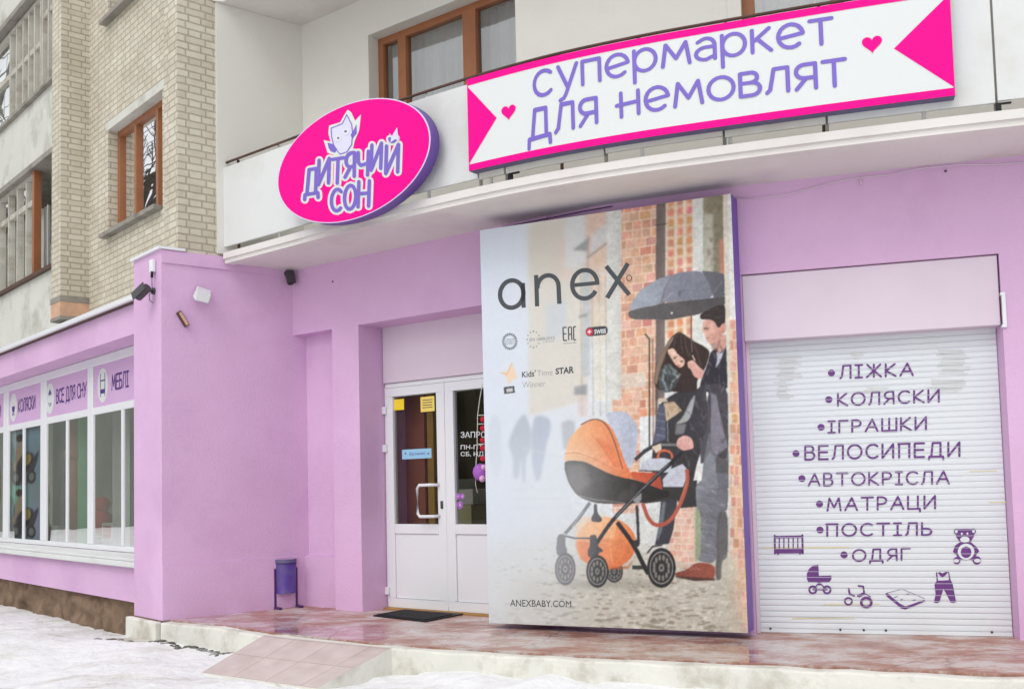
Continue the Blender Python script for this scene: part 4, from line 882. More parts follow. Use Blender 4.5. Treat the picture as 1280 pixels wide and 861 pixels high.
for ch, x0, yb_, wd, ht, sl_ in letters:
    adv, sts = U[ch]
    for st in sts:
        # the letters lean: the top moves right a little
        Pp = [(x0 + x / adv * wd + y * 6, yb_ - y * ht + (x / adv * wd) * sl_) for x, y in st]
        Pp = Pp[::-1]
        ribbon(mw, Pp, 27, of, .002 + .00025 * (kk % 5)); ribbon(mv, Pp, 11.5, of, .0062 + .0003 * (kk % 3)); kk += 1
owl_w = [(350, 40), (325, 80), (300, 125), (225, 148), (220, 200), (235, 255), (188, 245), (215, 330), (260, 348), (330, 352), (382, 322), (397, 250), (427, 180), (440, 72), (400, 115), (375, 60)]
mw.face([of(x, y, .0041) for x, y in owl_w][::-1]); mw.build("lettering_outline", MT['signwhite'], ov)
mv.face([of(x, y, .0062) for x, y in [(215, 262), (258, 274), (280, 308), (265, 330), (236, 320), (222, 295)]][::-1]); mv.face([of(x, y, .0062) for x, y in [(410, 140), (412, 200), (382, 236), (370, 212), (392, 175)]][::-1])
for c, r in (((288, 232), 8), ((338, 187), 9)): mv.face([of(c[0] + r * math.cos(t), c[1] - r * math.sin(t), .0078) for t in np.linspace(0, 2 * math.pi, 14)[:-1]])
owl_f = [(345, 75), (315, 135), (240, 165), (242, 220), (260, 290), (300, 340), (345, 325), (378, 275), (384, 200), (378, 140)]
ribbon(mv, owl_f + [owl_f[0]], 3, of, .0066); mv.build("lettering", MT['violet'], ov)
m = MB(); m.face([of(x, y, .005) for x, y in owl_f][::-1]); m.build("owl_face", MT['lilac'], ov); m = MB(); m.face([of(x, y, .0092) for x, y in [(630, 195), (650, 220), (685, 160), (690, 205), (700, 250), (672, 240), (640, 262), (645, 232)]][::-1]); m.build("bird_emblem", MT['lilac'], ov)
for c, r in (((288, 232), 24), ((338, 187), 25)): m = MB(); m.face([of(c[0] + r * math.cos(t), c[1] - r * math.sin(t), .0072) for t in np.linspace(0, 2 * math.pi, 18)[:-1]]); m.build("owl_eye", MT['signwhite'], ov)

#POSTER#
PRINT_GAIN = 0.95
# ================================================================== POSTER (printed board)
PX0, PY0, PS = 594, 232, 2.0
PW, PH = int(350 * PS), int(566 * PS)
CV = np.zeros((PH, PW, 3), np.float32)
def blur1(a, r):
    if r < .3: return a
    n = int(max(1, math.ceil(r * 2.5))); k = np.exp(-.5 * (np.arange(-n, n + 1) / r) ** 2); k /= k.sum()
    for ax in (0, 1):
        p = [(0, 0)] * a.ndim; p[ax] = (n, n); b = np.pad(a, p, mode='edge'); o = np.zeros_like(a); L = a.shape[ax]
        for i, w_ in enumerate(k): o += w_ * (b[i:i + L] if ax == 0 else b[:, i:i + L])
        a = o
    return a
def mask(pts, soft):
    P = np.array([((x - PX0) * PS, (y - PY0) * PS) for x, y in pts]); m = int(soft * PS * 3) + 3
    x0, y0 = np.maximum(np.floor(P.min(0)).astype(int) - m, 0); x1, y1 = np.minimum(np.ceil(P.max(0)).astype(int) + m, [PW, PH])
    if x1 <= x0 or y1 <= y0: return None
    yy = np.arange(y0, y1)[:, None] + .5; xx = np.arange(x0, x1)[None, :] + .5; ins = np.zeros((y1 - y0, x1 - x0), bool)
    for i in range(len(P)):
        (ax, ay), (bx, by) = P[i], P[(i + 1) % len(P)]
        if ay == by: continue
        ins ^= ((ay > yy) != (by > yy)) & (xx < (bx - ax) * (yy - ay) / (by - ay) + ax)
    return y0, y1, x0, x1, blur1(ins.astype(np.float32), max(.55, soft * PS))
def col_at(c, c2, axis, y0, y1, x0, x1):
    if c2 is None: return np.array(c, np.float32)
    if axis == 'y': t = np.linspace(0, 1, y1 - y0)[:, None, None]
    elif axis == 'x': t = np.linspace(0, 1, x1 - x0)[None, :, None]
    else: t = (np.linspace(0, 1, y1 - y0)[:, None, None] + np.linspace(0, 1, x1 - x0)[None, :, None]) / 2
    return np.array(c, np.float32) * (1 - t) + np.array(c2, np.float32) * t
def P_(pts, c, soft=.25, al=1.0, c2=None, axis='x'):
    if 7 <= len(pts) < 32:                 # round the outline of drawn shapes
        for _ in range(2):
            q = []
            for i in range(len(pts)):
                a, b = pts[i], pts[(i + 1) % len(pts)]; q += [(a[0] * .8 + b[0] * .2, a[1] * .8 + b[1] * .2), (a[0] * .2 + b[0] * .8, a[1] * .2 + b[1] * .8)]
            pts = q
    r = mask(pts, soft)
    if r is None: return
    y0, y1, x0, x1, m = r; m = (m * al)[..., None]; CV[y0:y1, x0:x1] = CV[y0:y1, x0:x1] * (1 - m) + col_at(c, c2, axis, y0, y1, x0, x1) * m
def L_(pts, w_, c, soft=.2, al=1.0):
    if len(pts) > 3:
        for _ in range(2):
            q = [pts[0]]
            for a, b in zip(pts[:-1], pts[1:]): q += [(a[0] * .75 + b[0] * .25, a[1] * .75 + b[1] * .25), (a[0] * .25 + b[0] * .75, a[1] * .25 + b[1] * .75)]
            pts = q + [pts[-1]]
    for i in range(len(pts) - 1):
        a, b = np.array(pts[i], float), np.array(pts[i + 1], float); d = (b - a) / max(np.hypot(*(b - a)), 1e-6); n = np.array([-d[1], d[0]]) * w_ / 2; e = d * w_ * .3
        P_([tuple(a - e + n), tuple(b + e + n), tuple(b + e - n), tuple(a - e - n)], c, soft, al)
def E_(cx, cy, rx, ry, c, soft=.25, al=1.0, c2=None, axis='x', rot=0): 
    ca, sa = math.cos(rot), math.sin(rot)
    P_([(cx + rx * math.cos(t) * ca - ry * math.sin(t) * sa, cy + rx * math.cos(t) * sa + ry * math.sin(t) * ca) for t in np.linspace(0, 2 * math.pi, 33)[:-1]], c, soft, al, c2, axis)
Z = lambda ox, oy, s: (lambda *q: [(ox + q[i] / s, oy + q[i + 1] / s) for i in range(0, len(q), 2)])
rr = np.random.default_rng(3)
def bricks(x0, x1, y0, y1, slope, bw_, bh, base=(228, 200, 178), cols=((200, 126, 102), (212, 148, 122), (186, 112, 92), (214, 160, 136)), al=.9, clip=None, gap=1.6, soft=.38):
    P_(clip or [(x0, y0), (x1, y0 + slope * (x1 - x0)), (x1, y1), (x0, y1)], base, .6)
    y = y0; k = 0
    while y < y1:
        x = x0 - (bw_ / 2 if k % 2 else 0)
        while x < x1:
            w_ = bw_ * rr.uniform(.65, 1.05); xa, xb = max(x, x0), min(x + w_ - gap, x1)
            if xb - xa > 1.5:
                ya = y + slope * (xa - x0); yb = y + slope * (xb - x0); c = np.array(cols[rr.integers(len(cols))]) + rr.normal(0, 7, 3)
                P_([(xa, ya), (xb, yb), (xb, yb + bh - gap), (xa, ya + bh - gap)], c, soft, al * rr.uniform(.45, .95))
            x += w_
        y += bh; k += 1
# the misty street
CV[:] = (213, 221, 232)
P_([(594, 232), (944, 232), (944, 798), (594, 798)], (211, 219, 231), .2, 1, (220, 220, 214), 'x')
P_([(661, 270), (735, 260), (735, 500), (661, 520)], (213, 208, 198), 2, .9); P_([(700, 300), (712, 298), (712, 350), (700, 352)], (226, 200, 192), 3, .7)
P_([(661, 285), (706, 280), (706, 345), (661, 350)], (204, 198, 186), 4, .55); P_([(683, 380), (708, 376), (708, 420), (683, 424)], (196, 204, 212), 3, .7)
P_([(707, 270), (735, 264), (735, 330), (707, 336)], (214, 216, 216), 2.5, .9); P_([(733, 262), (760, 256), (760, 330), (733, 340)], (219, 186, 164), 3, .8)
P_([(735, 330), (760, 300), (760, 420), (735, 420)], (216, 190, 168), 4, .7)
P_([(716, 313), (738, 296), (734, 314)], (148, 150, 152), 1.2, .85); P_([(738, 318), (760, 300), (760, 277), (742, 292)], (204, 206, 208), 1.5, .9); L_([(735, 322), (760, 304)], 2, (136, 138, 140), 1, .8); L_([(735, 295), (735, 340)], 2, (160, 160, 160), 1, .7)
P_([(728, 340), (738, 340), (738, 470), (728, 470)], (178, 186, 192), 1.2, .7); P_([(724, 394), (734, 392), (734, 396), (724, 398)], (140, 142, 146), .8, .7)
for x in (726, 740, 749, 757): L_([(x, 345), (x + 2, 520)], 1.6, (178, 168, 152), .9, .7)
P_([(742, 380), (756, 378), (757, 500), (743, 500)], (222, 214, 196), 1.2, .6)
P_([(718, 484), (734, 480), (734, 494), (718, 494)], (136, 140, 146), 1.4, .75); P_([(722, 494), (734, 494), (735, 520), (723, 520)], (212, 196, 190), 1.4, .7)
P_([(759, 256), (777, 253), (778, 520), (760, 520)], (213, 214, 210), 1, 1, (205, 206, 200), 'x'); P_([(772, 255), (777, 254), (778, 520), (773, 520)], (196, 196, 190), 1.2, .6)
# brick house
bricks(777, 822, 246, 520, -.14, 15, 11.2)
bricks(766, 800, 500, 640, -.02, 17, 9, al=.8)
P_([(777, 468), (808, 466), (808, 484), (777, 486)], (214, 206, 196), 1.2, .85); P_([(777, 300), (800, 300), (800, 520), (777, 520)], (220, 190, 165), 6, .3)
P_([(833, 240), (868, 235), (868, 430), (833, 430)], (226, 200, 172), .6)
for x0_, x1_ in ((835, 843), (847, 854), (859, 866)):
    y = 250 - (x0_ - 833) * .15
    while y < 430: P_([(x0_, y), (x1_, y - 1), (x1_, y + 8), (x0_, y + 9)], np.array((206, 128, 98)) + rr.normal(0, 12, 3), 1.3, .8); y += 12.6
    L_([(x1_ + 2, 240), (x1_ + 2, 430)], 3.2, (236, 222, 202), .9, .8)
P_([(820.5, 240), (832.5, 238), (831, 500), (819.5, 500)], (104, 92, 90), .6, 1, (128, 116, 110), 'x'); L_([(820, 282), (833, 280)], 1.4, (84, 76, 76), .4)
P_([(866, 236), (879, 233), (880, 520), (867, 520)], (214, 216, 210), .6); P_([(879, 236), (905, 232), (910, 345), (880, 345)], (150, 143, 122), .8, 1, (128, 120, 100), 'x'); P_([(880, 268), (892, 268), (892, 345), (880, 345)], (186, 184, 170), 1.2, .9)
for k in range(60): E_(rr.uniform(882, 904), rr.uniform(238, 345), rr.uniform(1, 4), rr.uniform(1, 4), (112, 106, 92), .9, .3)
P_([(899, 300), (906, 298), (908, 345), (900, 345)], (190, 128, 108), 1.2, .8)
L_([(807, 418), (812, 424), (812, 560)], 2.2, (84, 76, 72), .4); L_([(816, 424), (817, 560)], 1.8, (150, 116, 100), .5); L_([(821, 480), (821, 560)], 3.4, (84, 74, 70), .8, .9)
# distant walkers
for pts, c, al in ((Z(600, 480, 5.38)(60, 260, 100, 190, 140, 260, 150, 420, 130, 640, 90, 640, 60, 450), (200, 206, 216), .7),
                   (Z(600, 480, 5.38)(185, 400, 240, 270, 300, 190, 330, 260, 350, 330, 340, 460, 310, 480, 305, 670, 285, 670, 280, 480, 262, 640, 225, 640, 222, 480), (172, 180, 190), .8),
                   (Z(600, 480, 5.38)(345, 340, 365, 220, 410, 210, 470, 230, 480, 300, 450, 400, 430, 520, 405, 650, 370, 650, 350, 520), (170, 178, 194), .8),
                   (Z(600, 480, 5.38)(550, 260, 600, 240, 640, 260, 640, 420, 560, 440), (168, 172, 180), .7)): P_(pts, c, 1.6, al)
L_([(655, 560), (700, 572)], 2, (204, 206, 206), 1.5, .7)
for y in (612, 624, 635): L_([(640, y), (712, y - 1)], 2, (200, 204, 208), 1.5, .6)
# cobbles
P_([(594, 690), (700, 660), (800, 640), (944, 640), (944, 798), (594, 798)], (206, 208, 204), 14, .85)
P_([(640, 730), (760, 690), (940, 690), (940, 798), (640, 798)], (188, 182, 168), 12, .8)
for k in range(900):
    x = rr.uniform(600, 930); y = rr.uniform(672, 795); f = min(1, max(0, (x - 600) / 110)) * min(1, (y - 660) / 45)
    s_ = .35 + (y - 660) / 140
    E_(x, y, rr.uniform(2, 5.5) * s_, rr.uniform(.7, 1.8) * s_, (214, 210, 198) if rr.random() < .5 else (136, 128, 112), .45, .62 * f)
bricks(832, 868, 632, 712, .02, 11, 8, base=(222, 198, 182), al=.55, clip=[(846, 640), (869, 632), (869, 705), (835, 700)])
P_([(594, 600), (838, 600), (838, 640), (594, 640)], (0, 0, 0), .2, 0)
P_([(869, 634), (877, 634), (877, 700), (869, 700)], (136, 146, 110), 1, .8)
# --- woman
z2 = Z(800, 380, 7.83); z3 = Z(790, 480, 6.62); z4 = Z(790, 600, 6.15)
P_(z3(160, 640, 200, 360, 220, 160, 420, 40, 560, 20, 640, 400, 540, 640, 500, 860, 180, 860), (60, 57, 60), .4)
P_(z4(60, 60, 500, 0, 500, 205, 375, 215, 350, 150, 80, 182), (58, 56, 56), .4); P_(z4(225, 150, 352, 145, 320, 380, 285, 490, 178, 500, 205, 370), (62, 62, 68), .4); P_(z4(235, 170, 262, 165, 235, 380, 200, 470, 192, 440), (132, 136, 144), .8, .7)
P_(z2(380, 268, 300, 330, 250, 420, 200, 500, 150, 640, 135, 780, 190, 850, 300, 860, 560, 860, 560, 740, 640, 640, 690, 470, 640, 420, 520, 360, 440, 300), (58, 47, 45), .4)
P_(z2(300, 335, 250, 420, 190, 520, 150, 660, 140, 780, 165, 800, 200, 640, 270, 440, 340, 320), (158, 138, 118), .7, .75); P_(z2(350, 290, 300, 360, 280, 420, 330, 330), (168, 150, 132), .5, .7)
P_(z2(265, 450, 330, 430, 375, 500, 440, 545, 435, 600, 395, 628, 345, 592, 300, 520), (226, 190, 170), .3, 1, (206, 160, 142), 'x'); L_(z2(330, 525, 365, 515), .9, (110, 80, 74), .3); L_(z2(395, 560, 425, 560), .9, (110, 80, 74), .3); L_(z2(365, 600, 395, 605), 1, (176, 96, 90), .3, .9); P_(z2(370, 545, 388, 575, 368, 585), (196, 150, 132), .4, .8)
P_(z2(225, 610, 290, 580, 350, 640, 400, 690, 360, 790, 300, 870, 190, 860, 185, 740), (72, 77, 79), .4); L_(z2(240, 640, 225, 740, 270, 850), 2.6, (142, 152, 152), .7, .85); L_(z2(300, 620, 350, 660, 330, 690), 2.2, (128, 138, 136), .7, .8); L_(z2(395, 690, 320, 760, 300, 830), 2, (160, 160, 152), .6, .8)
P_(z3(220, 120, 285, 115, 300, 150, 220, 150), (196, 180, 158), .5); P_(z3(262, 160, 350, 145, 415, 220, 360, 260, 285, 310), (192, 168, 142), .5); P_(z3(300, 190, 360, 180, 330, 240), (160, 136, 112), .7, .7)
P_(z3(225, 160, 275, 190, 282, 460, 170, 500, 200, 360), (84, 88, 106), .4); [L_(z3(205, y, 275, y + 14), 1.3, (140, 146, 162), .5, .6) for y in (240, 300, 360, 420)]
P_(z3(360, 330, 420, 280, 470, 170, 520, 80, 530, 130, 480, 300, 400, 330), (176, 178, 178), .7, .9); P_(z3(365, 335, 450, 330, 430, 410, 360, 420), (134, 134, 134), .9, .8); L_(z3(295, 310, 298, 470), 1, (168, 168, 172), .4, .8)
P_(z3(525, 110, 560, 130, 560, 190, 530, 180), (196, 194, 190), .5, .9)
# --- man
P_(z3(560, 420, 640, 60, 720, 60, 700, 620, 570, 660), (80, 78, 84), .4); P_(z3(570, 862, 600, 600, 640, 400, 700, 480, 815, 560, 815, 862), (108, 108, 116), .4)
P_(z4(490, 0, 740, 0, 740, 235, 690, 240, 655, 500, 640, 645, 500, 622, 530, 560, 530, 400, 528, 250, 495, 205), (126, 127, 135), .35, 1, (104, 104, 112), 'x'); [L_(z4(505, y, 640, y + 26), 1.1, (158, 158, 166), .6, .5) for y in (60, 120, 180, 330, 480, 560)]
P_(z4(660, 240, 740, 235, 740, 600, 690, 620, 690, 770, 640, 770, 650, 500), (86, 84, 86), .7, .9)
P_(z4(330, 712, 420, 690, 500, 628, 640, 648, 640, 765, 480, 772, 340, 742), (124, 70, 60), .35, 1, (150, 82, 68), 'x'); P_(z4(330, 735, 640, 755, 640, 770, 480, 776, 340, 748), (70, 52, 48), .4, .8); [L_(z4(x, 668, x + 30, 690), .8, (196, 150, 134), .3, .7) for x in (430, 460, 490)]
P_(z2(690, 470, 760, 420, 860, 395, 890, 490, 878, 862, 580, 862, 600, 740, 660, 600), (52, 50, 57), .35); P_(z3(540, 0, 815, 0, 800, 640, 690, 592, 645, 540, 640, 70, 610, 30, 640, 350, 560, 470, 510, 445, 440, 400, 500, 255), (58, 55, 62), .35, 1, (78, 74, 80), 'x')
P_(z3(655, 72, 700, 95, 740, 300, 795, 520, 700, 592, 652, 562), (132, 128, 140), .8, .9); P_(z3(640, 560, 690, 600, 700, 740, 720, 860, 570, 860, 600, 640), (132, 134, 142), .5, .9); P_(z3(700, 600, 800, 640, 800, 740, 700, 735), (84, 82, 84), .8, .8)
P_(z2(748, 460, 790, 490, 840, 430, 820, 470, 790, 560, 735, 640, 760, 540), (186, 190, 200), .5, .95)
P_(z2(770, 300, 850, 300, 850, 410, 830, 440, 770, 490, 755, 430), (196, 150, 136), .4)
z1 = Z(780, 320, 7.175)
P_(z1(712, 575, 705, 650, 722, 690, 735, 745, 775, 805, 832, 790, 870, 730, 915, 640, 915, 590, 830, 560), (214, 170, 154), .3, 1, (190, 140, 126), 'x'); P_(z1(680, 530, 690, 572, 782, 570, 822, 600, 842, 645, 868, 640, 880, 610, 915, 600, 915, 440, 850, 432, 760, 468), (58, 50, 50), .35); E_(904, 411, 3.6, 5.4, (206, 146, 132), .4)
L_(z1(722, 645, 760, 650), 1, (98, 76, 70), .3, .9); L_(z1(740, 735, 775, 735), .8, (160, 96, 90), .3, .8); P_(z1(780, 780, 830, 790, 860, 740, 870, 800, 830, 850, 790, 840), (150, 112, 100), .7, .7)
# cloth folds
def folds(pts, n, rot, lo, hi, amp=.5):
    r = mask(pts, .3)
    y0, y1, x0, x1, m = r; keep = CV[y0:y1, x0:x1].copy(); P = np.array(pts); a, b = P.min(0), P.max(0)
    for _ in range(n):
        cx, cy = rr.uniform(a[0], b[0]), rr.uniform(a[1], b[1]); E_(cx, cy, rr.uniform(2.5, 7), rr.uniform(.5, 1.3), hi if rr.random() < .5 else lo, .55, amp * rr.uniform(.4, 1), rot=rot + rr.normal(0, .35))
    CV[y0:y1, x0:x1] = keep * (1 - m[..., None]) + CV[y0:y1, x0:x1] * m[..., None]
folds(z2(690, 470, 760, 420, 860, 395, 890, 490, 878, 862, 580, 862, 600, 740, 660, 600), 46, 1.3, (40, 38, 44), (112, 108, 116))
folds(z3(540, 0, 815, 0, 800, 640, 690, 592, 645, 540, 640, 70, 610, 30, 640, 350, 560, 470, 510, 445, 440, 400, 500, 255), 60, 1.5, (46, 44, 50), (128, 122, 130))
folds(z4(490, 0, 740, 0, 740, 235, 690, 240, 655, 500, 640, 645, 500, 622, 530, 560, 530, 400, 528, 250, 495, 205), 60, .4, (84, 84, 92), (170, 170, 178))
folds(z2(380, 268, 300, 330, 200, 500, 150, 640, 135, 780, 190, 850, 560, 860, 560, 740, 640, 640, 690, 470, 640, 420, 520, 360, 440, 300), 30, 1.9, (44, 36, 36), (118, 98, 88), .35)
folds(z2(225, 610, 290, 580, 350, 640, 400, 690, 360, 790, 300, 870, 190, 860, 185, 740), 40, 1.0, (38, 42, 44), (158, 166, 166))
folds(z3(160, 640, 200, 360, 220, 160, 420, 40, 560, 20, 640, 400, 540, 640, 500, 860, 180, 860), 60, 1.4, (44, 42, 44), (136, 134, 136), .4)
P_(z2(265, 450, 330, 430, 375, 500, 440, 545, 435, 600, 395, 628, 345, 592, 300, 520), (226, 190, 170), .4, .55); L_(z2(330, 527, 365, 517), .9, (92, 64, 58), .3); L_(z2(398, 560, 428, 558), .8, (92, 64, 58), .3); L_(z2(362, 603, 392, 606), 1.1, (172, 90, 84), .3)
for q in ((385, 275, 350, 330, 330, 420), (410, 280, 400, 360, 420, 480), (440, 310, 450, 420, 480, 520), (320, 340, 270, 430, 235, 560), (300, 350, 240, 460, 190, 640), (520, 370, 560, 470, 600, 600)): L_(z2(*q), .9, (120, 98, 86), .45, .55)
L_(z2(290, 480, 312, 520), .8, (188, 148, 132), .3, .8); P_(z2(300, 470, 330, 462, 345, 490, 318, 500), (238, 206, 188), .5, .8); L_(z2(333, 533, 352, 540), 1.0, (70, 50, 46), .2, .9); L_(z2(400, 568, 420, 570), .9, (70, 50, 46), .2, .9)
L_(z1(718, 655, 752, 660), .9, (74, 54, 50), .2, .9); P_(z1(705, 640, 722, 680, 716, 694, 702, 676), (226, 184, 168), .4, .8); P_(z1(760, 600, 800, 610, 820, 680, 780, 700), (222, 178, 162), .8, .6); L_(z1(880, 640, 895, 690), .8, (160, 104, 92), .3, .8)
for q in ((700, 540, 780, 530), (760, 490, 850, 470), (820, 560, 890, 540), (850, 500, 905, 490)): L_(z1(*q), .8, (98, 86, 84), .5, .6)
# umbrella
P_(z1(30, 500, 150, 465, 300, 440, 320, 430, 600, 395, 810, 375, 915, 355, 915, 440, 840, 440, 680, 525, 560, 545, 410, 575, 290, 570, 60, 572), (98, 96, 97), .35, 1, (82, 78, 80), 'x')
P_(z1(30, 500, 130, 320, 280, 220, 430, 165, 400, 220, 330, 420, 300, 440, 150, 465), (160, 167, 178), .35, 1, (140, 146, 157), 'x')
P_(z1(430, 165, 560, 140, 700, 135, 760, 250, 810, 378, 600, 395, 330, 425, 365, 300), (132, 135, 148), .35, 1, (120, 122, 134), 'x'); P_(z1(700, 135, 830, 145, 915, 170, 915, 357, 810, 378, 760, 250), (104, 104, 112), .35, 1, (92, 90, 98), 'x')
for q in (z1(430, 165, 370, 290, 330, 425), z1(700, 135, 760, 250, 810, 378)): L_(q, .9, (104, 104, 114), .3, .8)
P_(z1(485, 330, 500, 305, 530, 310, 590, 285, 560, 300, 520, 330, 500, 385), (104, 104, 112), .5, .8); L_(z1(330, 425, 440, 330), .8, (190, 194, 206), .6, .6); L_(z1(810, 330, 880, 230), .8, (160, 160, 170), .6, .6); E_(840, 391.5, 1.3, 1.5, (220, 214, 208), .3)
L_(z1(602, 395, 606, 760, 612, 860), 1.5, (92, 84, 82), .3)
P_(z2(465, 565, 520, 548, 545, 575, 575, 610, 635, 660, 600, 742, 530, 712, 500, 640, 470, 620), (220, 176, 162), .35, 1, (206, 150, 142), 'y'); [L_(z2(*q), .7, (176, 128, 116), .3, .7) for q in ((475, 590, 520, 600), (480, 612, 520, 622))]; L_(z2(515, 505, 540, 555), 1.2, (224, 190, 176), .3)
# --- pram
z5 = Z(690, 500, 6.147); z6 = Z(680, 610, 6.147)
E_(768, 730, 70, 6, (130, 126, 114), 3, .5)
def wheel(cx, cy, rx, ry, dim=0, spokes=10):
    E_(cx, cy, rx, ry, (50 + dim, 49 + dim, 50 + dim), .3); E_(cx, cy, rx * .82, ry * .82, (150, 150, 148), .25); E_(cx, cy, rx * .76, ry * .76, (54 + dim, 52 + dim, 52 + dim), .25)
    for k in range(spokes):
        a = 2 * math.pi * k / spokes + .3; E_(cx + rx * .52 * math.cos(a), cy + ry * .52 * math.sin(a), rx * .09, ry * .15, (158, 156, 148), .35, .7, rot=a + math.pi / 2 if False else 0)
    E_(cx, cy, rx * .2, ry * .2, (120 + dim, 118 + dim, 116 + dim), .3); E_(cx, cy, rx * .09, ry * .09, (60, 58, 58), .2)
wheel(768, 714, 11, 14, 10)
L_(z6(690, 610, 760, 610), 5, (66, 64, 66), .3)
E_(757.5, 679, 38, 32.5, (236, 168, 116), .35, 1, (208, 104, 62), 'd'); P_(z6(250, 400, 340, 400, 350, 575, 280, 545), (222, 120, 72), .8, .8); P_(z6(240, 290, 300, 220, 480, 210, 560, 260, 540, 390, 245, 395), (240, 190, 140), 1.2, .6); L_(z6(520, 340, 510, 430, 520, 560), .8, (238, 180, 140), .3, .7); L_(z6(245, 398, 420, 420, 510, 420), .8, (240, 196, 150), .3, .7); P_(z6(300, 560, 480, 620, 650, 620, 700, 540, 640, 600, 480, 600), (176, 84, 50), .9, .6)
P_(z6(385, 120, 408, 120, 412, 190, 450, 235, 440, 262, 370, 258, 362, 232, 385, 190), (64, 62, 64), .3)
L_(z6(350, 118, 270, 230, 168, 345), 4.2, (96, 98, 104), .3); L_(z6(300, 180, 215, 300), 1.2, (168, 170, 176), .3, .8); L_(z6(165, 368, 240, 385, 360, 385), 2.2, (70, 72, 78), .3)
P_(z6(106, 355, 165, 350, 165, 440, 180, 470, 175, 520, 100, 520, 95, 455), (92, 92, 94), .35); wheel(706.8, 711, 13, 20.5, 26)
# bassinet, apron, bag, canopy
P_(z5(95, 478, 130, 462, 250, 468, 330, 508, 450, 568, 600, 603, 700, 628, 850, 690, 900, 700, 900, 740, 850, 752, 700, 792, 450, 797, 330, 792, 200, 742, 130, 642, 100, 545), (74, 70, 67), .35, 1, (44, 42, 42), 'x'); P_(z5(110, 500, 250, 490, 300, 640, 200, 720, 140, 640), (120, 115, 108), 2.5, .5); L_(z5(205, 735, 330, 765, 560, 790), 1.4, (150, 146, 140), .5, .7)
P_(z5(470, 790, 560, 700, 640, 640, 660, 760), (84, 80, 78), 2, .5)
P_(z5(690, 490, 740, 450, 860, 445, 920, 460, 920, 560, 680, 540), (196, 200, 210), .4, 1, (180, 182, 192), 'y'); P_(z3(255, 790, 330, 700, 420, 660, 470, 720, 425, 850, 260, 850), (188, 190, 202), .4); [L_(z3(360, y, 420, y - 4), .7, (150, 152, 164), .3, .7) for y in range(690, 840, 22)]
L_(z5(670, 542, 830, 548), 1.6, (80, 74, 72), .3)
P_(z5(610, 550, 830, 560, 850, 690, 700, 632, 615, 602), (196, 92, 62), .35, 1, (168, 76, 60), 'x')
L_(z3(215, 610, 225, 560, 275, 545, 330, 570, 332, 610), 2.6, (206, 104, 72), .3)
L_([(859, 588), (860, 604), (850, 632), (838, 652), (822, 658), (811, 650), (804, 630)], 4.6, (172, 88, 72), .3); L_([(857, 590), (858, 604), (848, 632)], 1.2, (206, 126, 106), .4, .7)
P_(z5(405, 100, 500, 84, 570, 90, 632, 150, 667, 222, 650, 380, 622, 500, 590, 550, 560, 470, 500, 290, 440, 180), (190, 195, 210), .35, 1, (172, 178, 194), 'x'); L_(z5(575, 100, 612, 240, 600, 480), .9, (160, 166, 182), .4, .7)
P_(z5(95, 478, 100, 410, 130, 300, 230, 190, 300, 150, 370, 148, 440, 182, 500, 290, 560, 470, 600, 548, 632, 598, 570, 604, 450, 568, 330, 510, 250, 470, 130, 462), (240, 190, 142), .35, 1, (214, 108, 66), 'x')
P_(z5(340, 300, 440, 330, 540, 530, 470, 500), (216, 106, 62), 2.2, .6); L_(z5(300, 262, 370, 330, 430, 430, 500, 520), .9, (196, 106, 66), .4, .8); L_(z5(225, 190, 300, 148, 370, 148, 430, 200, 480, 310, 545, 530), 1.3, (104, 70, 56), .3, .9); L_(z5(100, 410, 200, 400, 330, 450, 480, 540, 600, 560), 1.1, (206, 120, 78), .4, .9); L_(z5(110, 400, 200, 392, 320, 440), .8, (250, 214, 172), .4, .7)
L_([(795, 574), (806, 564), (818, 557)], 4.6, (64, 63, 66), .3); L_([(828, 556), (850, 556)], 3.4, (120, 120, 118), .3)
P_(z3(165, 520, 240, 490, 247, 540, 200, 572), (212, 196, 178), .35)
L_([(862, 558), (852, 566)], 5.5, (58, 57, 60), .3); L_([(852, 566), (838, 580), (826, 590), (806, 610), (784, 631), (764, 652), (744, 682)], 4.6, (46, 46, 50), .3); L_([(836, 580), (800, 614), (770, 646)], 1.1, (150, 152, 156), .3, .8); P_(z5(620, 770, 690, 710, 690, 760, 660, 810), (150, 150, 152), .5, .9)
P_(z3(365, 510, 380, 450, 440, 420, 500, 450, 516, 530, 470, 545, 420, 552), (226, 182, 172), .35, 1, (206, 152, 146), 'y'); [L_(z3(x, 440, x - 14, 480), .7, (184, 136, 128), .3, .6) for x in (420, 450, 480)]
L_(z6(715, 140, 722, 260, 728, 420), 3.6, (60, 60, 64), .3); L_(z6(570, 270, 690, 430, 770, 600, 800, 650), 5.4, (46, 45, 48), .3); P_(z6(690, 400, 740, 395, 735, 440, 700, 470), (56, 55, 58), .3)
P_(z6(350, 362, 405, 355, 412, 440, 465, 485, 420, 495, 420, 560, 340, 530, 335, 480, 355, 440), (66, 65, 68), .3); wheel(747, 714, 14, 20.5); wheel(827, 709.5, 18, 25, 0, 12)
L_(z4(120, 560, 160, 510, 230, 500), 2, (60, 60, 62), .4)
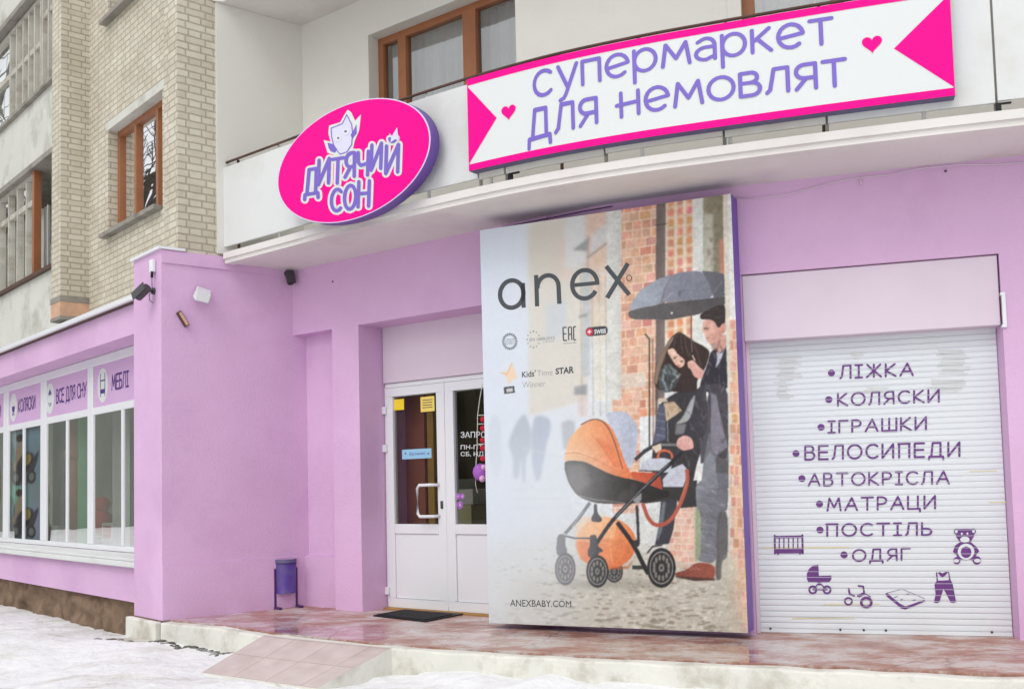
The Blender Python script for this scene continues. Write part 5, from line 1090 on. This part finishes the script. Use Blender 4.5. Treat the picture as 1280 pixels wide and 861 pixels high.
# print edge: white batten and the brick strip beside it
P_([(903, 232), (910, 232), (913, 400), (917, 520), (917, 640), (919, 700), (911, 742), (911, 520), (907, 400)], (210, 204, 190), .4)
bricks(913, 945, 400, 800, .04, 9, 13, base=(222, 194, 170), al=.75, clip=[(911.5, 400), (944, 400), (944, 800), (920, 760), (917, 640), (917, 520)], soft=.7)
P_([(906, 700), (920, 690), (936, 798), (906, 798)], (190, 184, 168), 5, .75)
P_([(594, 560), (760, 560), (720, 798), (594, 798)], (214, 221, 229), 26, .45)
f1 = blur1(rr.normal(0, 1, (PH, PW)), 1.6); f2_ = blur1(rr.normal(0, 1, (PH, PW)), 5.0); f3 = blur1(rr.normal(0, 1, (PH, PW)), 14.0)
g1 = f1 / f1.std() * .022 + f2_ / f2_.std() * .018 + f3 / f3.std() * .012
xx_ = np.clip((np.arange(PW) / PS + PX0 - 690) / 90, .12, 1)[None, :, None]
CV[:] = blur1(CV, .7); CV[:] = CV * (1 + g1[..., None] * xx_); CV[:] = CV + (222 - CV) * .025 + rr.normal(0, 1.6, CV.shape)
# small marks that are not writing
for k in range(20):
    a = 2 * math.pi * k / 20; E_(637.5 + 8.6 * math.cos(a), 427 + 9.6 * math.sin(a), 1.05, 1.05, (96, 100, 106), .15)
for t0 in np.linspace(0, 2 * math.pi, 40): E_(637.5 + 7.2 * math.cos(t0), 427 + 8.1 * math.sin(t0), .55, .55, (110, 114, 120), .15)
for y in (424.4, 427, 429.6): L_([(632, y + .4), (643, y - .4)], .9, (140, 144, 150), .2)
for k in range(12):
    a = 2 * math.pi * k / 12
    if abs(math.cos(a)) < .9 or math.cos(a) < 0: E_(667 + 7.6 * math.cos(a), 424.5 + 10 * math.sin(a), .8, .8, (120, 122, 124), .15)
L_([(679.5, 428), (693.5, 426.2)], .8, (160, 160, 160), .2); L_([(704.5, 429.5), (720, 428.4)], 1, (150, 154, 156), .2)
P_(arc(737.5, 415, 5.2, 5.8, 100, 260) + arc(755, 413.2, 5.2, 5.6, -90, 90), (74, 76, 80), .25); E_(737, 415, 4.6, 5, (196, 60, 74), .25); L_([(735, 415), (739, 414.8)], 1.6, (244, 214, 214), .15); L_([(737, 413), (737, 417)], 1.6, (244, 214, 214), .15)
P_([(630, 484), (643, 482.5), (644, 491), (630.5, 492.5)], (84, 84, 86), .25); P_([(633, 486), (641, 485), (641.5, 489.5), (633.5, 490.5)], (196, 196, 196), .3)
P_([(640.5, 452), (643.5, 463), (648, 474.5), (641, 474), (636, 482), (634, 472), (626, 466), (634.5, 464)], (232, 206, 176), .6, .9); L_([(626, 466), (634, 468), (640.5, 453)], .9, (206, 166, 120), .3, .7)
# the board itself
PT = [np.array(FP.px(*p)) for p in ((611, 778), (935, 791), (909.6, 239), (599, 291))]
PZ0, PZ1, PWD = .045, 3.19, float(PT[1][0])
pos = empty("advertising_poster", FP.p(PWD / 2, 0, 0), "tall printed board showing a couple with an orange pram under a grey umbrella", "poster")
m = MB(); m.box(FP, 0, PWD, .002, .18, PZ0, PZ1); m.build("board", MT['purple'], pos)
NX, NY = 400, 640
uu, vv = np.meshgrid(np.linspace(0, PWD, NX), np.linspace(PZ0, PZ1, NY))
X3 = FP.o[0] + FP.e[0] * uu; Y3 = FP.o[1] + FP.e[1] * uu; Z3 = vv
# where each point of the print lies in the artwork
def survey(x, y, z):
    zz = z - EYE; Fd = y * math.cos(PITCH) + zz * math.sin(PITCH); U_ = (-y * math.sin(PITCH) + zz * math.cos(PITCH)) / Fd; r_ = x / Fd
    return 640 + F_PX * (r_ * math.cos(ROLL) - U_ * math.sin(ROLL)), CY_PX - F_PX * (r_ * math.sin(ROLL) + U_ * math.cos(ROLL))
ax_, ay_ = survey(X3, Y3, Z3); sx = np.clip((ax_ - PX0) * PS, 0, PW - 1.01); sy = np.clip((ay_ - PY0) * PS, 0, PH - 1.01); ix, iy = sx.astype(int), sy.astype(int); fx, fy = (sx - ix)[..., None], (sy - iy)[..., None]
Cc = CV[iy, ix] * (1 - fx) * (1 - fy) + CV[iy, np.minimum(ix + 1, PW - 1)] * fx * (1 - fy) + CV[np.minimum(iy + 1, PH - 1), ix] * (1 - fx) * fy + CV[np.minimum(iy + 1, PH - 1), np.minimum(ix + 1, PW - 1)] * fx * fy
s_ = np.clip(Cc / 255, 0, 1); lc = np.where(s_ <= .04045, s_ / 12.92, ((s_ + .055) / 1.055) ** 2.4) * PRINT_GAIN
me = bpy.data.meshes.new("print")
idx = np.arange(NX * NY).reshape(NY, NX); q = np.stack([idx[:-1, :-1], idx[:-1, 1:], idx[1:, 1:], idx[1:, :-1]], -1).reshape(-1, 4)
me.from_pydata(np.stack([X3, Y3, Z3], -1).reshape(-1, 3).tolist(), [], q.tolist())
ca_ = me.color_attributes.new("print", 'FLOAT_COLOR', 'POINT'); ca_.data.foreach_set("color", np.concatenate([lc.reshape(-1, 3), np.ones((NX * NY, 1))], 1).astype(np.float32).ravel())
me.materials.append(print_mat("printed vinyl")); po = bpy.data.objects.new("print", me); COL.objects.link(po); po.parent = pos; po.matrix_parent_inverse = PINV(pos)
pp = lambda X, Y, h: (lambda q: FP.p(q[0], -h, q[1]))(FP.px(X, Y))
zb_ = Z(600, 270, 5.74)
def pstroke(m, pts, hw): ribbon(m, pts[::-1], hw, pp, .0012 + .0003 * (len(m.f) % 3), cap=False)
m = MB()
def parc(cx, cy, rx, ry, a0, a1, sh=-.06): return [(x, y + (x - cx) * sh) for x, y in arc(cx, cy, rx, ry, a0, a1, 30)]
pstroke(m, [zb_(*p)[0] for p in parc(228, 560, 84, 98, 0, 360)], 2.75); pstroke(m, zb_(308, 440 + 40, 314, 658), 2.6)
pstroke(m, zb_(403, 424, 410, 648), 2.6); pstroke(m, [zb_(*p)[0] for p in [(412, 520)] + parc(488, 510, 76, 84, 180, 360) + [(570, 630)]], 2.7)
pstroke(m, zb_(668, 497, 856, 479), 2.4); pstroke(m, [zb_(*p)[0] for p in parc(752, 490, 90, 102, 355, 30, -.05)], 2.7)
pstroke(m, zb_(905, 360, 1072, 566), 2.8); pstroke(m, zb_(1062, 340, 912, 588), 2.8)
for r_, wd in ((3.2, .5),): pstroke(m, arc(786.5, 347.5, r_, r_ * 1.1, 0, 360), wd)
ink2 = MB()
def ptext(m, body, bl, br, tr, tl, bold=0.0):
    q = [FP.px(*p) for p in (bl, br, tr, tl)]; font_text(m, body, bilin(FP, 0, q), .0012, bold=bold)
ptext(m, "ANEXBABY.COM", (637.8, 757.4), (714, 758.6), (714, 750.5), (637.8, 748.8), 0)
ptext(m, "STAR", (694.5, 468), (717.5, 466.2), (717.5, 457.5), (694.5, 460.2), .03)
ptext(m, "Kids'", (652.5, 472), (669.5, 470.3), (669.5, 462.2), (652.5, 464.2), .01)
ptext(ink2, "Time", (671.5, 470), (691, 468.6), (691, 461.3), (671.5, 463), -.01); ptext(ink2, "Winner", (653, 485), (681.5, 482.5), (681.5, 475.5), (653, 477.3), -.012)
ptext(ink2, "EN 1888:2012", (662, 427), (693.5, 424), (693.5, 420.2), (662, 422.6), .01)
pstroke(m, [(708.5, 409), (703.8, 409.4), (704.5, 425.6), (709, 425.3)], .7); pstroke(m, [(704, 417.3), (708, 417)], .7)
pstroke(m, [(711, 425.2), (710.6, 409), (714.2, 408.7), (714.8, 425)], .7); pstroke(m, [(711, 418), (714.6, 417.7)], .7); pstroke(m, [(720, 408.2), (717, 408.5), (717.3, 424.8), (720.2, 424.5)], .7)
m.build("lettering", MT['ink'], pos); ink2.build("lettering", MT['inkpale'], pos)
m = MB(); ptext(m, "SWISS", (743, 417.8), (757.5, 416.2), (757.5, 410.8), (743, 412), .03); m.build("lettering", MT['signwhite'], pos)
#SMALL#
# ================================================================== SMALL THINGS
# litter bin on the platform by the side wall
bc = np.array(floor_px(357, 759.5)[:2]); bin_ = empty("litter_bin", (*bc, 0), "small violet litter bin on a dark frame in the corner by the entrance", "bin")
fb = Frame(tuple(bc - DS * .5), tuple(bc + DS * .5)); X0 = .5
m = MB(); R_, N = .105, 22; a = [(X0 + R_ * math.cos(2 * math.pi * i / N), R_ * math.sin(2 * math.pi * i / N)) for i in range(N)]
Q = lambda k, z, s=1.0: fb.p(X0 + (a[k % N][0] - X0) * s, a[k % N][1] * s, z)
for k in range(N):
    m.face([Q(k, .145, .96), Q(k + 1, .145, .96), Q(k + 1, .455), Q(k, .455)], smooth=True); m.face([Q(k + 1, .15, .93), Q(k, .15, .93), Q(k, .455, .95), Q(k + 1, .455, .95)], smooth=True)
    m.face([Q(k, .455), Q(k + 1, .455), Q(k + 1, .455, .95), Q(k, .455, .95)])
m.face([Q(k, .145, .96) for k in range(N)]); m.build("bucket", MT['binpurple'], bin_)
m = MB(); R2 = .11
for k in range(N):
    m.face([Q(k, .435, 1.05), Q(k + 1, .435, 1.05), Q(k + 1, .47, 1.05), Q(k, .47, 1.05)], smooth=True); m.face([Q(k, .47, 1.05), Q(k + 1, .47, 1.05), Q(k + 1, .47, .97), Q(k, .47, .97)])
m.build("rim", MT['slate'], bin_)
for s_ in (-1, 1):
    m = MB(); x = X0 + s_ * .112; m.box(fb, x - .011, x + .011, -.018, .018, .022, .385); m.build("post", MT['binlegs'], bin_, bevel=.003)
    m = MB(); m.box(fb, x - .014, x + .014, -.13, .13, .001, .024); m.build("foot", MT['binlegs'], bin_, bevel=.003)
m = MB(); m.box(fb, X0 - .103, X0 + .103, -.009, .009, .09, .108); m.build("crossbar", MT['binlegs'], bin_)
# cameras and lamps fixed to the pink walls
def cctv(name, base, nrm, drop, aim, ln, r, lab, mm, arm):
    base = Vector(base); nrm = Vector(nrm); o = empty(name, base, lab, "camera"); m = MB()
    m.tube([base, base + nrm * .02], .032, 12); m.tube([base + nrm * .02, base + nrm * arm, base + nrm * arm + Vector((0, 0, drop))], .011, 8); m.build("bracket", MT['dark'], o)
    c = base + nrm * arm + Vector((0, 0, drop)); d_ = Vector(aim).normalized(); m = MB(); m.tube([c - d_ * ln * .4, c + d_ * ln * .6], r, 14); m.build("housing", mm, o, bevel=.004)
    m = MB(); m.tube([c + d_ * (ln * .6 + .001), c + d_ * (ln * .6 + .006)], r * .8, 14); m.build("lens", MT['black'], o)
    m = MB(); up_ = d_.cross(nrm).normalized().cross(d_); 
    if up_.z < 0: up_ = -up_
    sd_ = d_.cross(up_); a_, b_ = c - d_ * ln * .42, c + d_ * ln * .72
    m.hexa([tuple(a_ + sd_ * r + up_ * r * 1.02), tuple(a_ - sd_ * r + up_ * r * 1.02), tuple(b_ - sd_ * r + up_ * r * 1.02), tuple(b_ + sd_ * r + up_ * r * 1.02), tuple(a_ + sd_ * r + up_ * (r * 1.02 + .006)), tuple(a_ - sd_ * r + up_ * (r * 1.02 + .006)), tuple(b_ - sd_ * r + up_ * (r * 1.02 + .006)), tuple(b_ + sd_ * r + up_ * (r * 1.02 + .006))])
    m.build("sunshield", mm, o)
nL = (float(FL.n[0]), float(FL.n[1]), 0); nS = (float(FS.n[0]), float(FS.n[1]), 0); dl = (float(DL[0]), float(DL[1]), 0); ds = (float(DS[0]), float(DS[1]), 0)
a_, z_ = FL.px(193, 364); cctv("security_camera", FL.p(a_, 0, z_), nL, -.01, Vector(dl) * .8 + Vector(nL) * .35 + Vector((0, 0, -.55)), .15, .042, "dark security camera on the pillar beside the brick wall, aimed down along the shop window", MT['dark'], .10)
a_, z_ = FS.px(358, 344); cctv("security_camera", FS.p(a_, 0, 3.262), nS, -.04, Vector(nS) * .35 + Vector((0, 0, -1)), .12, .036, "dark security camera hanging in the corner under the balcony", MT['dark'], .07)
a_, z_ = FL.px(193.5, 333); m = MB(); m.box(FL, a_ - .035, a_ + .035, -.045, -.001, z_ - .06, z_ + .06)
o = m.build("junction_box", MT['pvc'], bevel=.012); tag(o, "small white junction box near the top of the pink pillar", "junction box")
m = MB(); m.tube([FL.p(a_ - .02, -.03, z_ - .03), FL.p(a_ - .015, -.035, z_ - .11)], .013, 8); m.build("gland", MT['black'], o)
m = MB(); m.tube([FL.p(a_ - .015, -.034, z_ - .11), FL.p(a_ - .01, -.03, z_ - .22), FL.p(a_ + .06, -.03, z_ - .26), FL.p(a_ + .05, -.03, z_ - .31), FL.p(a_ + .01, -.015, z_ - .34)], .004, 6); tag(m.build("cable", MT['slate']), "thin cable looping from the junction box to the pillar camera", "cable")
# white floodlight-like housing on the side wall
a_, z_ = FS.px(248, 369.5); lamp = empty("wall_lamp", FS.p(a_, 0, z_), "white wedge shaped wall lamp on the side of the pink pillar", "lamp")
m = MB(); C_ = lambda a, d, z: FS.p(a_ + a, -d, z_ + z)
m.hexa([C_(-.07, .03, -.02), C_(.06, .01, -.03), C_(.03, .17, -.10), C_(-.10, .17, -.08), C_(-.02, .03, .085), C_(.12, .01, .06), C_(.06, .16, -.02), C_(-.08, .16, .02)]); m.build("housing", MT['signwhite'], lamp, bevel=.008)
m = MB(); m.tube([C_(.03, .001, .02), C_(.02, .05, .02)], .025, 10); m.build("bracket", MT['pvc'], lamp)
a_, z_ = FS.px(227.5, 399); m = MB(); F_ = lambda a, d, z: FS.p(a_ + a * .80 + z * .6, -d, z_ + z * .8 - a * .6)
F_ = lambda u, d, v: FS.p(a_ + u * .55 + v * .84, -d, z_ - u * .84 * 1.0 + v * .55)
m.hexa([F_(-.075, .001, -.022), F_(.075, .001, -.022), F_(.075, .001, .022), F_(-.075, .001, .022), F_(-.075, .04, -.022), F_(.075, .04, -.022), F_(.075, .04, .022), F_(-.075, .04, .022)])
o = m.build("sensor_box", MT['rust'], bevel=.004); tag(o, "small tilted brown sensor box below the white wall lamp", "sensor")
m = MB(); m.hexa([F_(-.065, .041, -.013), F_(.065, .041, -.013), F_(.065, .041, .013), F_(-.065, .041, .013), F_(-.065, .046, -.013), F_(.065, .046, -.013), F_(.065, .046, .013), F_(-.065, .046, .013)]); m.build("cover", MT['foam'], o)
# cables under the balcony
m = MB(); pts = []
for X, Y in ((920, 247), (950, 247.5), (985, 243), (1020, 234), (1050, 226), (1076, 222), (1110, 219), (1150, 211), (1200, 206), (1240, 206), (1285, 203)):
    a2, z2_ = FW.px(X, Y, -.012); pts.append(FW.p(a2, -.012, z2_))
m.tube(pts, .004, 6); a2, z2_ = FW.px(1076, 222, -.012); m.tube([FW.p(a2, -.012, z2_), FW.p(a2, -.012, z2_ - .06)], .006, 6)
tag(m.build("cable", MT['pinkbox']), "pink painted cable sagging along the wall over the roller shutter", "cable")
m = MB(); pts = []
for X, Y, ex in ((628, 284, .0), (640, 282, .0), (665, 277, 0), (700, 270, 0), (730, 264, 0), (765, 258, 0)):
    p = floor_px(X, Y, 3.27); pts.append(p)
m.tube(pts, .004, 6); tag(m.build("cable", MT['binlegs']), "dark cable strung under the balcony just above the poster", "cable")
m = MB()
for X, Y in ((416, 352), (378, 362)):
    a2, z2_ = FD.px(X, Y, -.002); m.ball(FD.p(a2, -.004, z2_), .009, 8)
    break
tag(m.build("wall_plug", MT['dark']), "tiny dark plug in the pink fascia right of the corner camera", "plug")
a2, z2_ = FW.px(1182, 214, -.002); m = MB(); m.ball(FW.p(a2, -.004, z2_), .009, 8); tag(m.build("wall_plug", MT['dark']), "tiny dark plug in the pink wall high above the roller shutter", "plug")
# picture boards in the shop window (printed prams on blue)
def picture(a0, a1, z0, z1, seed, lab):
    g = np.random.default_rng(seed); NX_, NY_ = 60, 60; img = np.ones((NY_, NX_, 3)) * np.array((172, 196, 210))
    yy, xx = np.mgrid[0:NY_, 0:NX_] / 60.0
    def blob(cx, cy, rx, ry, c, rot=0, s=.05):
        ca, sa = math.cos(rot), math.sin(rot); u = ((xx - cx) * ca + (yy - cy) * sa) / rx; v = (-(xx - cx) * sa + (yy - cy) * ca) / ry
        w_ = 1 / (1 + np.exp((np.hypot(u, v) - 1) / s)); img[:] = img * (1 - w_[..., None]) + np.array(c) * w_[..., None]
    for _ in range(5): blob(g.random(), g.random(), .3, .3, np.array((172, 196, 210)) + g.normal(0, 16, 3), s=.4)
    blob(.3, .30, .2, .32, (58, 66, 84), .3); blob(.34, .5, .1, .26, (206, 178, 150), -.3); blob(.55, .38, .26, .16, (44, 56, 78), .5); blob(.6, .45, .12, .1, (214, 190, 110), .6)
    blob(.75, .3, .06, .3, (70, 84, 104), -.5); blob(.3, .14, .12, .12, (62, 60, 66)); blob(.72, .14, .12, .12, (62, 60, 66)); blob(.3, .14, .07, .07, (150, 160, 170)); blob(.72, .14, .07, .07, (150, 160, 170)); blob(.45, .78, .09, .1, (214, 176, 156)); blob(.4, .85, .1, .07, (66, 54, 52)); blob(.2, .6, .07, .2, (88, 150, 166), .2)
    me_ = bpy.data.meshes.new("picture_board"); V_ = [FL.p(a1 - (a1 - a0) * i / 59, .56, z0 + (z1 - z0) * j / 59) for j in range(60) for i in range(60)]
    n0 = len(V_); V_ += [FL.p(a1, .58, z0), FL.p(a0, .58, z0), FL.p(a0, .58, z1), FL.p(a1, .58, z1)]
    F2 = [(j * 60 + i, j * 60 + i + 1, j * 60 + 60 + i + 1, j * 60 + 60 + i) for j in range(59) for i in range(59)] + [(n0, n0 + 3, n0 + 2, n0 + 1)]
    me_.from_pydata(V_, [], F2); s2 = np.clip(img / 255, 0, 1) ** 2.2; at_ = me_.color_attributes.new("print", 'FLOAT_COLOR', 'POINT')
    at_.data.foreach_set("color", np.concatenate([np.concatenate([s2.reshape(-1, 3), np.ones((4, 3)) * .6]), np.ones((n0 + 4, 1))], 1).astype(np.float32).ravel())
    me_.materials.append(MT['print']); o_ = bpy.data.objects.new("picture_board", me_); COL.objects.link(o_); tag(o_, lab, "picture")
MT['print'] = print_mat("printed picture")
pa, pb_ = FL.px(52, 600, .56)[0], FL.px(7, 600, .56)[0]
picture(pa, pb_, 1.30, 2.06, 5, "upper pale blue printed picture behind the panes under the КОЛЯСКИ sign")
picture(pa, pb_, .56, 1.295, 9, "lower pale blue printed picture behind the panes under the КОЛЯСКИ sign")
# slush clods by the kerb and foundation
m = MB()
for k in range(150):
    t = rr.random(); c_ = PE.at(t * 1.15, .03 + abs(rr.normal(0, .05))) if rr.random() < .75 else np.array((-3.62, 9.47)) + rr.normal(0, .07, 2); x, y = c_; s_ = rr.uniform(.004, .02)
    m.ball((x, y, snow_h(x, y) + s_ * .1), s_, 6, sx=rr.uniform(1, 2.6), sy=rr.uniform(.7, 1.5), sz=.5)
o = m.build("slush", MT['slushm']); tag(o, "dark slush crumbs along the foot of the kerb below the pillar", "slush", kind="stuff")
# what stands across the street (seen in the window panes), and an added long house
def house(x, y, rot, w_, d_, h, rh, lab, wall):
    o = empty("gabled_house", (0, 0, 0), lab, "house", "houses across the street"); m = MB(); m.prism([(-w_ / 2, 0), (w_ / 2, 0), (w_ / 2, -d_), (-w_ / 2, -d_)], -.3, h)
    m.face([(-w_ / 2, 0, h), (w_ / 2, 0, h), (0, 0, h + rh)]); m.face([(-w_ / 2, -d_, h), (w_ / 2, -d_, h), (0, -d_, h + rh)]); m.build("wall", MT[wall], o); m = MB()
    for s_ in (-1, 1):
        xa, za = s_ * (w_ / 2 + .4), h - .4 * rh / (w_ / 2)
        m.hexa([(xa, .4, za), (0, .4, h + rh), (0, -d_ - .4, h + rh), (xa, -d_ - .4, za), (xa, .4, za + .25), (0, .4, h + rh + .25), (0, -d_ - .4, h + rh + .25), (xa, -d_ - .4, za + .25)])
    m.build("roof", MT['roof'], o)
    for fl in range(int(h / 3)):
        for i in range(int(w_ / 3) if w_ < 20 else 0):
            f = MB(); x0_ = -w_ / 2 + 1 + i * 3; f.prism([(x0_, .02), (x0_ + 1.2, .02), (x0_ + 1.2, .06), (x0_, .06)], .9 + fl * 3, 2.4 + fl * 3); f.build("window", MT['dark'], o)
    o.location = (x, y, -.2); o.rotation_euler.z = rot
house(-36, 4, -math.pi / 2 - .1, 11, 10, 11, 4.5, "grey gabled house across the street, mirrored in the upper window panes", 'grey')
house(-36, 33, -2.25, 34, 12, 10, 4, "long grey gabled house added out of view to darken the shop window reflections", 'houseolive')  # unseen house added to darken what the shop panes reflect
house(-34, -11, -math.pi / 2 + .2, 13, 10, 11, 5, "pale gabled house across the street, wider of the mirrored pair", 'parapet')
def bare_tree(x, y, h, lab, seed):
    g = random.Random(seed); o = empty("bare_tree", (x, y, -.2), lab, "tree", "bare trees across the street"); m = MB(); tr = MB()
    tr.tube([(x, y, -.4), (x + .1, y, h * .25), (x, y + .1, h * .5)], [h * .028, h * .022, h * .016], 8); tr.build("trunk", MT['bark'], o)
    def br(p, d, l, r, dep):
        q = p + d * l * .5 + Vector((g.uniform(-.1, .1), g.uniform(-.1, .1), .05)) * l; e = q + (d + Vector((g.uniform(-.3, .3), g.uniform(-.3, .3), .15))).normalized() * l * .5
        m.tube([p, q, e], [r, r * .75, r * .5], 5 if dep > 1 else 3, caps=False)
        if dep:
            for _ in range(4 if dep > 1 else 5): br(q.lerp(e, g.uniform(0, 1)), (d + Vector((g.uniform(-.9, .9), g.uniform(-.9, .9), g.uniform(-.2, .6)))).normalized(), l * g.uniform(.5, .75), r * .45, dep - 1)
    for k in range(7): br(Vector((x, y, h * (.28 + .035 * k))), Vector((math.cos(k * 2.4), math.sin(k * 2.4), .9)).normalized(), h * .3, h * .011, 3)
    m.build("crown", MT['bark'], o)
bare_tree(-20.5, 23, 17, "bare tree across the street, mirrored in the shop window at the left wing", 1); bare_tree(-25.5, 28, 19, "taller bare tree across the street at the far end of the left wing", 2); bare_tree(-26, 1, 11, "tall bare tree across the street before the grey house", 3)
bare_tree(-24, -6, 9, "bare tree across the street before the pale house", 4)
